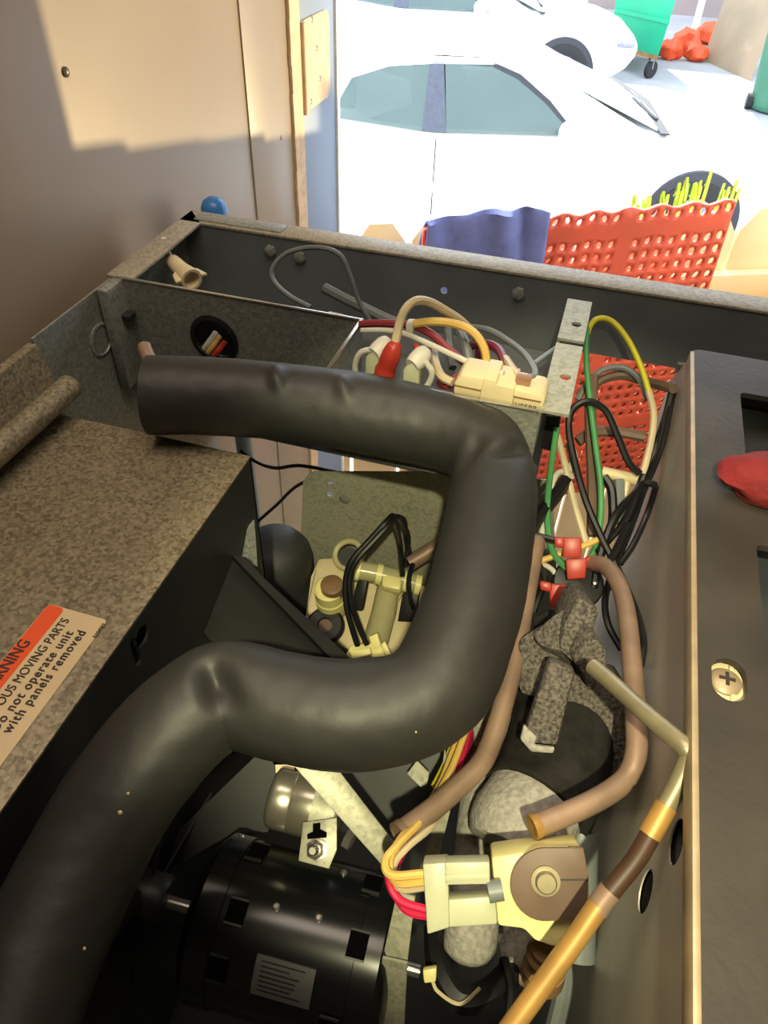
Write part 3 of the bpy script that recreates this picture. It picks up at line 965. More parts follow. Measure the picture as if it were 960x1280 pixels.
# zinc straps of the motor mount
st = B(); slab(st, ((366, 956), (418, 956), (503, 1066), (500, 1090), (478, 1082)), .475, (.25, -.5, .83), .002, .0004)
st = st.build('motor_strap', 'galv_bright'); tag(st, 'yellowish zinc strap slanting down from the hose to the plug wires', 'strap')
st = B(); slab(st, ((497, 1112), (520, 1112), (509, 1205), (478, 1198)), .47, (0, -.75, .65), .002, .0004)
slab(st, ((478, 1198), (509, 1205), (504, 1300), (468, 1300)), .478, (0, -.9, .35), .002)
st = st.build('motor_strap', 'galv_bright'); tag(st, 'upright zinc strap in front of the right end of the motor', 'strap')
st = B(); slab(st, ((556, 935), (566, 1000), (545, 1085), (525, 1085), (545, 1020)), .50, (0, -.8, .6), .002)
st = st.build('motor_strap', 'galv_bright'); tag(st, 'narrow zinc strap behind the yellow plug wires', 'strap')
st = B(); slab(st, ((521, 951), (536, 966), (534, 980), (526, 984), (509, 967)), .55, (0, -.7, .7), .002)
st = st.build('metal_tab', 'galv_bright'); tag(st, 'small bright zinc tab below the loop of the hose', 'tab')
# dark fan shroud behind the capacitor
sh = thing('fan_shroud', P(400, 960, .62), 'dark grey sheet metal fan shroud below the loop of the hose', 'shroud')
b = B(); slab(b, ((418, 955), (560, 930), (545, 1010), (500, 1060)), .58, (0, -.6, .8), .0016)
b.build('shroud_sheet', 'steel_dark', sh)
b = B(); slab(b, ((200, 1060), (330, 935), (345, 960), (335, 1040), (290, 1042), (215, 1085)), .60, (.2, -.6, .8), .0016)
b.build('shroud_sheet', 'steel_dark', sh)
b = B(); slab(b, ((344, 956), (368, 956), (368, 975), (348, 1000)), .55, (.2, -.6, .8), .0016)
b.build('shroud_flange', 'cream', sh)
tie = thing('cable_tie', P(538, 1220, .45), 'small cream cable tie clip under the foam sleeves at the bottom', 'cable tie')
b = B(); slab(b, ((528, 1213), (546, 1210), (545, 1228), (530, 1230)), .45, SN, .006, .0012); b.build('tie_head', 'cream_y', tie)
b = B().tube(spline(T((540, 1225, .452), (548, 1240, .45), (575, 1255, .445), (600, 1235, .45)), 6), .0012, 6); b.build('tie_tail', 'cream', tie)
wire('black_cable', T((545, 1160, .50), (550, 1210, .47), (575, 1250, .455), (612, 1240, .46), (640, 1215, .475)), .0085, 'black', 'thick black cable looped under the plug and the foam sleeves', cat='cable')
wire('black_cable', T((630, 1200, .47), (640, 1240, .45), (632, 1290, .44)), .0035, 'w_black', 'black cable dropping beside the brass tube at the bottom', cat='cable')
wire('drain_pipe', T((700, 1180, .45), (705, 1230, .44), (690, 1300, .43)), .0055, 'w_grey', 'grey tube running down along the housing wall at the bottom', cat='tube')
ws = B().cyl(P(727, 1040, .47), P(722, 1200, .45), .0105).build('drain_pipe', 'w_grey'); tag(ws, 'upright grey pipe behind the solenoid coil beside the housing wall', 'pipe')

# ================================================================== DARK BRACKET ON THE COVER SIDE
br = thing('angle_bracket', P(300, 780, .56), 'dark sheet bracket bolted to the side of the cover box, running under the hose', 'bracket')
bn = V((.35, -.35, .87))
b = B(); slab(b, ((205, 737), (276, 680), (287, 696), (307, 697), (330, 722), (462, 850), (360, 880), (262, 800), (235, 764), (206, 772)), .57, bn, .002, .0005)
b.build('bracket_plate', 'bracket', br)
b = B(); slab(b, ((290, 694), (308, 696), (330, 722), (468, 850), (440, 850)), .562, bn, .010, .0008)
b.build('bracket_fold', 'bracket', br)
q = P(231, 729, .545)
B().lathe(q, bn, [(.008, 0), (.008, .001), (.006, .001), (.006, .006), (.004, .007), (0, .007)], 6).build('bolt', 'steel', br)
b = B(); slab(b, ((283, 697), (318, 650), (322, 708)), .60, (.8, -.4, .3), .0016)  # pale triangle put in for the sunlit patch on the cover side
b.build('sunlit_triangle', 'galv', br)

# dark tank in the back corner
tk = B()
tc_ = P(345, 700, Y=.565)
tk.lathe((tc_.x, .565, Z(-.53)), EZ, [(.045, 0), (.045, .165), (.042, .18), (.033, .193), (.018, .20), (0, .202)], 32)
tk = tk.build('receiver_tank', 'tank'); tag(tk, 'dark round-topped tank standing in the rear left corner', 'tank')
wire('thin_cable', [P(300, 563, Y=.63), P(322, 578, Y=.63), P(345, 585, Y=.63), P(375, 582, Y=.63), P(420, 590, Y=.63)], .0022, 'w_black', 'thin black cable sagging across the gap below the electrical box', cat='cable')
wire('thin_cable', [P(316, 657, Y=.63), P(345, 632, Y=.63), P(372, 607, Y=.63), P(412, 591, Y=.63)], .0022, 'w_black', 'thin black cable rising across the gap beside the dark tank', cat='cable')

# ================================================================== WATER PUMP
PT = .86
up = V((0, -.35, .94))
pu = thing('water_pump', P(460, 790, PT), 'cream and clear plastic water pump with a tee pipe at the bottom of the machine', 'pump')
b = B(); slab(b, ((378, 800), (388, 720), (398, 698), (430, 696), (452, 704), (520, 728), (560, 745), (555, 850), (480, 830), (420, 806)), PT + .02, up, .02, .003)
b.build('pump_body', 'cream', pu)
b = B(); slab(b, ((384, 752), (394, 706), (404, 699), (432, 700), (438, 745), (420, 772), (382, 770)), PT - .005, up, .03, .006)
b.build('float_housing', 'cream', pu)
q = P(414, 752, PT - .02)
B().lathe(q, (0, -.2, 1), [(.0175, 0), (.0175, .012), (.0165, .013), (.0165, .03), (.014, .032)], 24).build('cap_neck', 'cream_y', pu)
q = P(415, 733, PT - .05)
B().lathe(q, (0, -.2, 1), [(.0125, -.012), (.0125, .004), (.011, .005), (0, .005)], 24).build('cap', 'brown', pu)
q = P(407, 783, PT - .03)
B().lathe(q, up, [(.0075, 0), (.0215, .000), (.0215, .004), (.0185, .007), (.0085, .007), (.0075, .0)], 28).build('knob', 'black', pu)
B().lathe(q, up, [(.0078, -.004), (.0078, .003), (0, .0032)], 16).build('knob_centre', 'w_brown', pu)
q = P(436, 694, PT)
b = B()
ring = [q + (V((1, 0, 0)) * math.cos(a) + V((0, .8, .6)) * math.sin(a)) * .0165 for a in [2 * math.pi * k / 24 for k in range(25)]]
b.tube(ring, .0035, 10); b.build('hose_loop', 'clear', pu)
b = B().lathe(q - V((0, .0, .006)), (0, -.6, .8), [(.0135, 0), (.0135, .002), (0, .002)], 20); b.build('loop_centre', 'black', pu)
b = B().tube(spline(T((436, 712, PT - .04), (455, 714, PT - .04), (475, 718, PT - .04), (500, 724, PT - .04), (526, 731, PT - .04)), 6), .0105, 18)
b.build('tee_arm', 'clear', pu)
for (x, y) in ((447, 713), (474, 718), (508, 727), (522, 731)):
    c = P(x, y, PT - .04)
    d = (P(526, 731, PT - .04) - P(436, 712, PT - .04)).normalized()
    B().lathe(c - d * .003, d, [(.0118, 0), (.0118, .006), (.010, .006), (.010, 0), (.0118, 0)], 20).build('tee_collar', 'cream_y', pu)
b = B().tube(T((488, 722, PT - .035), (480, 765, PT - .03), (466, 815, PT - .02)), [.0125, .014, .015], 18)
b.build('tee_stem', 'clear', pu)
b = B(); slab(b, ((478, 716), (503, 721), (501, 738), (476, 733)), PT - .055, up, .02, .004); b.build('tee_block', 'cream_y', pu)
b = B(); slab(b, ((447, 724), (460, 720), (452, 764), (437, 762)), PT - .03, (0, -.8, .6), .012, .001); b.build('float_switch', 'black', pu)
b = B(); slab(b, ((503, 742), (524, 738), (518, 778), (497, 777)), PT - .03, (0, -.8, .6), .012, .001); b.build('float_switch', 'black', pu)
b = B(); slab(b, ((494, 738), (503, 741), (490, 768), (483, 764)), PT - .035, up, .004, .0006); tagp = b.build('side_tag', 'paper', pu)
b = B().cyl(P(512, 704, PT - .06), P(548, 682, PT - .06), .0085); b.build('grey_spout', 'copper', pu)
b = B(); slab(b, ((482, 780), (512, 792), (540, 760), (560, 820), (505, 838), (480, 815)), PT + .005, up, .02, .003); b.build('pump_foot', 'cream', pu)

pc = thing('pump_plug', P(462, 830, .74), 'pale yellow plastic plug with two black wires in front of the pump', 'connector')
b = B(); slab(b, ((432, 818), (438, 806), (466, 803), (478, 808), (490, 828), (487, 850), (440, 842)), .755, (0, -.55, .83), .022, .002)
b.build('plug_body', 'cream_y', pc)
b = B(); slab(b, ((436, 814), (462, 808), (464, 818), (440, 824)), .748, (0, -.55, .83), .012, .001)
b.build('plug_cap', 'cream_y', pc)
b = B(); slab(b, ((461, 796), (471, 792), (476, 808), (466, 812)), .75, (0, -.8, .6), .01, .001)
b.build('plug_latch', 'cream_y', pc)
b = B(); slab(b, ((476, 806), (481, 801), (491, 822), (488, 832)), .746, (0, -.55, .83), .012, .001)
b.build('plug_latch', 'cream_y', pc)
wire('pump_wire', T((447, 807, .74), (440, 785, .735), (433, 757, .73), (432, 725, .725), (440, 700, .72), (462, 675, .72), (483, 652, .72), (491, 645, .73), (494, 655, .75), (500, 680, .79), (503, 720, .80)), .0030, 'w_black', 'outer black wire arching from the pale yellow plug up behind the pump')
wire('pump_wire', T((459, 806, .738), (450, 786, .735), (440, 757, .728), (437, 725, .722), (446, 700, .717), (468, 675, .717), (487, 655, .72), (497, 646, .73), (503, 654, .75), (510, 672, .79), (508, 705, .80)), .0030, 'w_black', 'inner black wire arching from the pale yellow plug up behind the pump')
wire('pump_wire', T((516, 705, .79), (511, 725, .78), (512, 745, .78), (517, 760, .79)), .0028, 'w_black', 'short black wire dropping beside the clear tee pipe')
wire('pump_wire', T((494, 646, .74), (505, 650, .76), (508, 672, .79), (514, 700, .80)), .0028, 'w_black', 'short black wire loop end above the clear tee pipe')

# ================================================================== WIRES AT THE RIGHT OF THE ELECTRICAL BOX
WR = .0026
GY = ['w_ylime', 'w_green']
b = B().tube(spline(T((700, 700, .60), (722, 712, .60), (742, 690, .61), (750, 655, .615), (751, 610, .62), (745, 560, .625), (738, 505, .632), (733, 450, .64), (735, 415, .645), (746, 399, .648), (765, 402, .648), (785, 425, .645), (801, 458, .64), (811, 489, .635)), 8), WR, 10, stripe=.5, soff=[2] * 62 + [2.6, 3.2, 3.9, 4.5, 5] + [5] * 60)
gw = b.build('earth_wire', GY); tag(gw, 'tall green and yellow striped earth wire looping above the back rim', 'wire')
wire('earth_wire', T((696, 535, .62), (690, 575, .615), (685, 620, .605), (685, 660, .60), (691, 690, .598), (708, 711, .595)), .0026, 'w_green', 'plain green wire hanging straight beside the red terminals')
wire('sleeved_wire', T((811, 489, .635), (817, 515, .632), (815, 545, .63), (807, 580, .628), (803, 592, .628)), .0030, 'w_tan', 'tan sleeve carrying on from the tall earth wire down to the clip')
wire('sleeved_wire', T((722, 500, .66), (735, 478, .66), (755, 462, .66), (780, 460, .66), (800, 475, .655), (810, 500, .65)), .0030, 'w_grey', 'pale grey wire arched inside the tall earth wire loop')
wire('sleeved_wire', T((735, 490, .665), (752, 475, .665), (778, 469, .665), (808, 477, .66), (842, 486, .65)), .0042, 'w_brown', 'upper dark brown flat sleeve stretched across to the housing corner')
wire('sleeved_wire', T((722, 552, .66), (740, 541, .66), (770, 540, .66), (806, 546, .655)), .0050, 'w_brown', 'lower dark brown sleeve stretched across in front of the orange mat')
wire('sleeved_wire', T((741, 470, .655), (738, 520, .645), (741, 600, .64), (741, 670, .63)), .0052, 'w_brown', 'dark brown upright sleeve behind the tall earth wire')
wire('black_wire', T((800, 592, .625), (786, 578, .625), (772, 545, .625), (757, 513, .625), (735, 502, .625), (716, 512, .625), (711, 535, .625), (718, 575, .62), (732, 625, .61), (752, 672, .60), (776, 720, .585), (795, 765, .565), (803, 800, .55), (799, 832, .535)), .0031, 'w_black', 'long black wire looping beside the earth wire and down past the copper pipe')
wire('black_wire', T((842, 484, .645), (833, 520, .64), (820, 560, .635), (806, 592, .63), (798, 612, .625), (770, 645, .61), (752, 690, .60), (742, 735, .595)), .0036, 'w_black', 'thick black wire falling from the housing corner to the terminals')
wire('black_wire', T((842, 488, .65), (826, 560, .64), (806, 610, .63), (790, 655, .615), (772, 700, .60), (757, 745, .585), (760, 780, .57), (777, 812, .56)), .0028, 'w_black', 'black wire curving behind the arched copper pipe')
wire('black_wire', T((818, 606, .625), (806, 604, .625), (796, 618, .62), (782, 650, .612), (760, 676, .605), (748, 690, .60)), .0031, 'w_black', 'short black wire hooked at the top beside the liner wall')
wire('black_wire', T((820, 608, .625), (810, 640, .615), (792, 680, .605), (775, 705, .60)), .0026, 'w_black', 'thin black wire hanging from the hook along the liner wall')
wire('black_wire', T((755, 596, .64), (764, 612, .635), (766, 640, .63), (764, 664, .62)), .0040, 'w_black', 'stubby black wire end standing left of the grey one')
wire('grey_wire', T((774, 600, .64), (775, 625, .635), (774, 655, .625)), .0045, 'w_grey', 'stubby grey wire end standing beside the cream clip')
wire('tan_wire', T((697, 545, .63), (706, 580, .62), (718, 630, .615), (733, 680, .61)), .0030, 'w_tan', 'tan wire slanting down from the box bracket to the red terminals')
wire('white_wire', T((712, 555, .64), (717, 575, .635), (710, 590, .63)), .0040, 'w_white', 'short white wire knot beside the tan wire')
wire('black_wire', T((708, 600, .62), (690, 625, .61), (670, 650, .60), (655, 680, .59)), .0060, 'w_black', 'thick black cable slanting behind the hose bend')
wire('white_wire', T((716, 596, .625), (700, 590, .62), (690, 605, .615), (683, 640, .61), (672, 690, .60)), .0026, 'w_white', 'white wire curled over the thick black cable')
wire('yellow_wire', T((650, 730, .60), (668, 706, .60), (690, 696, .60), (728, 683, .60), (755, 670, .605), (768, 655, .61)), .0026, 'w_yellow', 'yellow wire threaded behind the red terminals')
wire('black_wire', T((668, 669, .59), (680, 672, .588), (695, 676, .585)), .0028, 'w_black', 'short black wire entering the top red terminal')
wire('black_wire', T((752, 712, .585), (762, 700, .59), (772, 684, .595), (785, 655, .605)), .0032, 'w_black', 'short black wire leaving the right nub of the middle red terminal')
wire('black_wire', T((663, 690, .60), (672, 705, .598), (680, 725, .595), (672, 748, .59), (666, 765, .588)), .0032, 'w_black', 'black wire curling past the lowest red terminal')
wire('white_wire', T((668, 700, .605), (690, 712, .603), (700, 730, .60)), .0022, 'w_white', 'thin white wire behind the black curl near the terminals')
cl = thing('cable_clip', P(790, 610, .64), 'cream plastic cable clip in front of the orange mat', 'clip')
b = B().cyl(P(752, 590, .645), P(797, 600, .64), .0052, seg=10); b.build('clip_bar', 'cream', cl)
b = B()
b.tube(T((797, 594, .64), (797, 618, .637), (780, 624, .637), (784, 603, .64)), .0030, 8); b.build('clip_loop', 'cream', cl)

# red flag terminals on a round switch
TN = V((0, -.75, .66))
psw = thing('pressure_switch', P(725, 740, .59), 'round black pressure switch under the red terminals', 'switch')
q = P(724, 728, .595)
B().lathe(q, (.1, -.5, .86), [(.012, -.02), (.020, -.018), (.021, -.004), (.0195, -.001), (.012, 0), (0, .001)], 28).build('switch_body', 'black', psw)
q2 = P(744, 729, .582)
B().lathe(q2, (.1, -.5, .86), [(.0016, 0), (.0016, .001), (0, .0015)], 10).build('rivet', 'steel', psw)
for (lb, main, neck) in (
        ('upper red flag terminal, nearest the hanging green wire', ((703, 672), (727, 672), (727, 697), (704, 698)), ((692, 671), (706, 672), (706, 685), (694, 685))),
        ('middle red flag terminal with a nub pointing right', ((707, 699), (734, 698), (732, 723), (709, 725)), ((731, 697), (747, 693), (748, 709), (732, 711))),
        ('lower red flag terminal, half behind the foam block', ((686, 730), (712, 731), (712, 762), (688, 760)), ((674, 726), (690, 729), (690, 741), (675, 738)))):
    tr = thing('flag_terminal', P(main[3][0], main[3][1], .585), lb, 'terminal')
    b = B(); slab(b, main, .578, TN, .008, .0015); b.build('terminal_body', 'red', tr)
    b = B(); slab(b, neck, .577, TN, .008, .002); b.build('terminal_neck', 'red', tr)
fz = B(); slab(fz, ((665, 772), (690, 760), (692, 775), (668, 790)), .56, (-.2, -.6, .75), .012, .002)
fz = fz.build('rubber_boot', 'foam_black'); tag(fz, 'small dark rubber boot left of the foam blocks', 'boot')

# ================================================================== CONTENTS OF THE ELECTRICAL BOX
YB = .47


def Q(x, y, Y=.49):
    return P(x, y, Y=Y)


for (lb, px, Y_, tubep, ringp) in (
        ('left clear spade connector with a curled white lead', ((457, 447), (470, 438), (476, 441), (474, 476), (456, 474)), .478, ((470, 441), (480, 432)), ((472, 436), (452, 440), (444, 456), (446, 474))),
        ('right clear spade connector with a red wire end', ((504, 462), (517, 452), (524, 456), (523, 490), (503, 487)), .472, ((518, 454), (528, 444)), ((532, 452), (540, 466), (534, 482), (522, 490)))):
    sp_ = thing('spade_connector', Q(px[-1][0], px[-1][1], Y_), lb, 'connector')
    b = B(); b.prism([Q(x, y, Y_) for (x, y) in px], (0, .012, 0), .0012); b.build('clear_sleeve', 'nylon', sp_)
    a_, c_ = Q(*tubep[0], Y_ + .004), Q(*tubep[1], Y_ + .012)
    b = B().lathe(a_, c_ - a_, [(.0062, -.003), (.0075, .002), (.0075, .010), (.0060, .014), (.003, .016)], 18); b.build('collar', 'w_white', sp_)
    b = B().tube(spline([Q(x, y, Y_ + .004) for (x, y) in ringp], 6), .0024, 8); b.build('white_lead', 'w_white', sp_)
    if Y_ < .475:
        b = B().cyl(Q(526, 446, Y_ + .01), Q(520, 432, Y_ + .02), .0026, seg=10); b.build('red_lead', 'red', sp_)
bt = thing('red_boot', Q(485, 470, .478), 'salmon red insulated boot on the tall cream wire', 'terminal boot')
b = B().tube(spline([Q(478, 482, .478), Q(482, 462, .476), Q(488, 446, .475), Q(493, 432, .476), Q(494, 428, .476)], 5), [.0085] * 6 + [.0075] * 6 + [.0070, .0065, .006, .0055, .005, .0045, .004, .0036, .0032], 16)
b.build('boot', 'red', bt)
wire('box_wire', [Q(493, 432, .478), Q(500, 402, .485), Q(508, 385, .49), Q(520, 376, .50), Q(538, 378, .51), Q(560, 390, .52), Q(578, 402, .53), Q(592, 416, .54)], .0034, 'w_tan', 'tall cream wire arching up out of the red boot')
wire('box_wire', [Q(515, 405, .51), Q(540, 402, .51), Q(565, 404, .51), Q(590, 414, .505), Q(605, 435, .50), Q(608, 460, .495), Q(603, 478, .49)], .0033, 'w_yellow', 'amber wire bowing over to the right inside the electrical box')
wire('box_wire', [Q(450, 405, .52), Q(480, 404, .518), Q(515, 407, .515), Q(540, 418, .51), Q(558, 434, .505), Q(572, 446, .50), Q(600, 470, .49)], .0032, 'red_dark', 'dark red wire running from the box partition to the cream relay')
wire('box_wire', [Q(452, 413, .512), Q(480, 413, .508), Q(505, 417, .50), Q(530, 427, .49), Q(560, 441, .48), Q(590, 455, .47), Q(615, 465, .465), Q(630, 467, .462)], .0022, 'w_white', 'thin white wire crossing in front of the red one to the relay')
wire('box_wire', [Q(585, 408, .58), Q(610, 412, .57), Q(635, 426, .55), Q(655, 442, .52), Q(667, 460, .49), Q(668, 470, .475), Q(658, 472, .465)], .0026, 'w_grey', 'pale grey wire bowing down to the right end of the relay')
wire('box_wire', [Q(668, 455, .50), Q(680, 446, .52), Q(700, 432, .55)], .0022, 'w_grey', 'grey wire slanting up to the bracket by the relay')
wire('box_wire', [Q(590, 432, .54), Q(608, 430, .53), Q(622, 436, .52), Q(630, 450, .50), Q(632, 466, .48)], .0036, 'maroon', 'maroon wire looping down behind the relay clip')
wire('box_wire', [Q(566, 478, .48), Q(552, 470, .485), Q(545, 455, .50), Q(543, 440, .52)], .0034, 'w_tan', 'tan wire curling down beside the left end of the relay')
wire('box_wire', [Q(632, 448, .50), Q(640, 460, .48), Q(648, 470, .465)], .0030, 'w_tan', 'short tan wire onto the relay blade')
wire('box_wire', [Q(575, 414, .56), Q(582, 430, .54), Q(586, 450, .53), Q(588, 470, .52)], .0040, 'w_grey', 'grey upright wire in the middle of the electrical box')
wire('box_wire', [Q(560, 410, .58), Q(562, 435, .56), Q(566, 460, .54)], .0036, 'w_grey', 'second grey upright wire, left of the first, in the box')
wire('box_wire', [Q(596, 420, .56), Q(600, 440, .55), Q(598, 465, .53)], .0040, 'maroon', 'maroon upright wire under the amber bow')
wire('box_wire', [Q(590, 475, .50), Q(575, 470, .50), Q(560, 482, .49), Q(550, 478, .50)], .0036, 'red_dark', 'dark red wire lying low beside the relay')
wire('box_wire', [Q(405, 360, .60), Q(440, 378, .595), Q(480, 397, .59), Q(500, 405, .585)], .0050, 'w_grey', 'thick grey cable lying at the back of the electrical box', cat='cable')
wire('box_wire', [Q(388, 384, .56), Q(362, 370, .565), Q(343, 352, .57), Q(341, 335, .575), Q(360, 316, .58), Q(395, 309, .58), Q(424, 318, .58), Q(438, 345, .58), Q(448, 375, .58), Q(462, 400, .58)], .0022, 'w_grey', 'blue-grey wire making a big loop above the box partition')
wire('box_wire', [Q(412, 392, .56), Q(428, 396, .55), Q(446, 403, .54)], .0022, 'w_white', 'short white wire resting on the partition edge')
wt = thing('wire_tie', Q(513, 412, .505), 'tiny cream tie around the red and white wires', 'tie')
b = B(); b.prism([Q(x, y, .505) for (x, y) in ((507, 404), (516, 404), (516, 417), (507, 416))], (0, .008, 0), .001); b.build('tie_band', 'w_white', wt)
for (x0, y0, x1, y1, c) in ((258, 444, 274, 420, 'w_yellow'), (266, 447, 281, 428, 'red'), (254, 438, 270, 416, 'w_white')):
    wire('grommet_wire', [Q(x0, y0, .528), Q((x0 + x1) / 2, (y0 + y1) / 2, .530), Q(x1, y1, .540)], .0030, c,
         {'w_yellow': 'yellow', 'red': 'red', 'w_white': 'white'}[c] + ' wire seen through the round grommet hole')

rl = thing('relay', Q(620, 505, .452), 'cream rectangular relay at the right end of the electrical box', 'relay')
b = B(); b.prism([Q(x, y, .449) for (x, y) in ((566, 492), (568, 478), (576, 468), (607, 474), (600, 499))], (0, .026, 0), .0018); b.build('relay_end', 'cream', rl)
b = B(); b.prism([Q(x, y, .449) for (x, y) in ((642, 487), (676, 494), (682, 500), (676, 516), (640, 509))], (0, .026, 0), .0018); b.build('relay_end', 'cream', rl)
b = B(); b.prism([Q(x, y, .4475) for (x, y) in ((604, 473), (620, 476), (621, 481), (643, 486), (640, 509), (599, 499))], (0, .028, 0), .0008); b.build('relay_body', 'cream', rl)
b = B(); b.prism([Q(x, y, .456) for (x, y) in ((645, 470), (664, 474), (662, 484), (643, 480))], (0, .006, 0), .0006); b.build('blade', 'ring', rl)
b = B(); b.prism([Q(x, y, .456) for (x, y) in ((624, 478), (638, 481), (637, 486), (623, 483))], (0, .006, 0), .0006); b.build('blade', 'ring', rl)
for (xa, ya, xb, yb) in ((568, 481, 602, 488), (641, 495, 676, 502)):
    b = B(); b.prism([Q(xa, ya, .4485), Q(xb, yb, .4485), Q(xb, yb + 1.8, .4485), Q(xa, ya + 1.8, .4485)], (0, .002, 0)); b.build('groove', 'brown', rl)
qa, qb = Q(643, 509, .4483), Q(664, 513, .4483)
ux = (qb - qa).normalized()
B().text('V05BR 0', .0058, qa, ux, EZ, .0001).build('lettering', 'ink', rl)
wn = thing('wire_nut', Q(232, 345, .575), 'cream wire nut lying in the rear left corner of the machine', 'wire nut')
a_, c_ = P(214, 326, Y=.60), P(240, 350, Y=.575)
d = (c_ - a_).normalized()
L = (c_ - a_).length
B().lathe(a_, d, [(.005, 0), (.0075, .003), (.0080, L * .5), (.0098, L * .8), (.0105, L), (.008, L), (.006, L * .8)], 12).build('nut_body', 'cream', wn)
for s_ in (-1, 1):
    sd = d.cross(EZ).normalized() * s_
    b = B(); b.prism([a_ + d * L * .55 + sd * .007, a_ + d * L * .98 + sd * .009, a_ + d * L * 1.0 + sd * .016, a_ + d * L * .7 + sd * .013], EZ * .0025, .0005); b.build('wing', 'cream', wn)
wire('box_wire', [P(216, 328, Y=.60), P(210, 318, Y=.605), P(206, 308, Y=.61), P(204, 298, Y=.615)], .0034, 'w_white', 'white wire leading up out of the wire nut')

# blue cap on a pipe behind the machine
bc = thing('capped_pipe', (P(268, 276, Y=.74).x, .74, FZ), 'bright blue rounded cap on an upright pipe behind the back rim', 'pipe cap')
q = P(268, 265, Y=.74)
B().lathe((q.x, .74, q.z - .03), EZ, [(.0150, 0), (.0150, .028), (.0142, .036), (.0115, .042), (.006, .0455), (0, .0465)], 28).build('cap', 'blue', bc)
B().cyl((q.x, .74, FZ), (q.x, .74, q.z - .028), .0115).build('pipe', 'w_grey', bc)

# ================================================================== YARD
struct(B().box((-40, WY1 + .001, GZ - .2), (40, 45, GZ)).build('ground', 'asphalt'), 'pale sunlit asphalt yard', 'ground')

# picket fence, running off at an angle to the doorway
FA = math.radians(25)
fu = V((math.cos(FA), math.sin(FA), 0))
fn_ = V((-math.sin(FA), math.cos(FA), 0))
f0 = V((-.1, 1.72, 0))


def Fp(x, y, off=0.):
    return Ppl(x, y, f0 + fn_ * off, fn_)


fe = thing('picket_fence', f0 + EZ * GZ, 'beige picket fence outside the doorway behind the towel and orange mat', 'fence')
zl = Fp(470, 284).z
zr = Fp(955, 262).z
for k in range(-8, 14):
    c = f0 + fu * (k * .132)
    zt_ = (zl + zr) / 2 + .012 * math.sin(k * 2.1)
    wq = .061
    pts = [c - fu * wq + EZ * GZ, c + fu * wq + EZ * GZ, c + fu * wq + EZ * (zt_ - .05), c + fu * (wq - .035) + EZ * zt_, c - fu * (wq - .035) + EZ * zt_, c - fu * wq + EZ * (zt_ - .05)]
    pts = [V((q.x, q.y, (q.z))) for q in pts]
    B().prism(pts, fn_ * .018, .001).build('picket', 'fence', fe)
for zz in (zl - .22, .75, -.1):
    a_ = f0 - fu * 1.2 - fn_ * .032
    b = B()
    b.prism([a_ + EZ * zz, a_ + fu * 3.1 + EZ * zz, a_ + fu * 3.1 + EZ * (zz + .09), a_ + EZ * (zz + .09)], fn_ * .031, .002)
    b.build('rail', 'fence', fe)

# unseen fence return, added to cut the lower edge of the door's light patch
for k in range(7):
    ya = 1.262 + k * .128
    zt_ = 1.742 - .030 * k + random.uniform(-.003, .003)
    B().prism([(.56, ya, GZ), (.56, ya + .126, GZ), (.56, ya + .126, zt_ - .026), (.56, ya, zt_)], (.018, 0, 0), .001).build('picket', 'fence', fe)
for zz in (.2, 1.2):
    B().box((.579, 1.262, zz), (.605, 2.15, zz + .09), .002).build('rail', 'fence', fe)

# perforated rubber mat hung over the fence
MO = -.06


def sz(x, y, off=MO):
    q = Fp(x, y, off)
    return ((q - f0).dot(fu), q.z)


tl, tr_, brr = sz(529, 287), sz(918, 251), sz(926, 380)
bz = sz(770, 612)[1]
ncol, nrow = 25, 28
S0, S1 = tl[0], tr_[0] + .004
b = B()
TH = .011
bars_r = {1, 10, 19}
bars_c = {8, 16}


def mpt(u, v, dz):
    ztop = tl[1] + (tr_[1] - tl[1]) * u
    zz = ztop + (bz - ztop) * v + .005 * math.sin(u * 60) * (1 - v) ** 6
    s = S0 + (S1 - S0) * u
    bulge = .012 * math.sin(u * 7 + 1) * (v) + .01 * math.sin(v * 5 + u * 3)
    return f0 + fu * s + fn_ * (MO + bulge + dz) + EZ * zz


def mat_face(dz):
    for j in range(nrow):
        for i in range(ncol):
            u0, u1, v0, v1 = i / ncol, (i + 1) / ncol, j / nrow, (j + 1) / nrow
            cn = [(0, 0), (.5, 0), (1, 0), (1, .5), (1, 1), (.5, 1), (0, 1), (0, .5)]
            outer = [mpt(u0 + (u1 - u0) * p, v0 + (v1 - v0) * q, dz) for (p, q) in cn]
            rad = .26 if i < ncol - 3 else .33
            if (j in bars_r) or (i in bars_c):
                b.add(outer, [tuple(range(8))])
                continue
            inner = [mpt(u0 + (u1 - u0) * (.5 + rad * math.cos(a)), v0 + (v1 - v0) * (.5 + rad * math.sin(a)), dz) for a in [math.radians(225 + 45 * k) for k in range(8)]]
            b.add(outer + inner, [(k, (k + 1) % 8, 8 + (k + 1) % 8, 8 + k) for k in range(8)])


mat_face(0)
mo_ = b.build('rubber_mat', 'mat')
sm = mo_.modifiers.new('thick', 'SOLIDIFY')
sm.thickness = TH
sm.offset = 0
tag(mo_, 'orange-red perforated rubber mat hung over the picket fence', 'mat')

# blue towel over the fence
b = B()
TO = -.085
nu, nv = 40, 34
grid = {}
toprow = [(535, 277), (560, 272), (585, 270), (607, 263), (620, 261), (640, 265), (651, 262), (662, 260), (680, 264), (690, 268)]


def top_at(u):
    x = 535 + 155 * u
    for i in range(len(toprow) - 1):
        if toprow[i][0] <= x <= toprow[i + 1][0]:
            k = (x - toprow[i][0]) / (toprow[i + 1][0] - toprow[i][0])
            return x, toprow[i][1] * (1 - k) + toprow[i + 1][1] * k
    return x, toprow[-1][1]


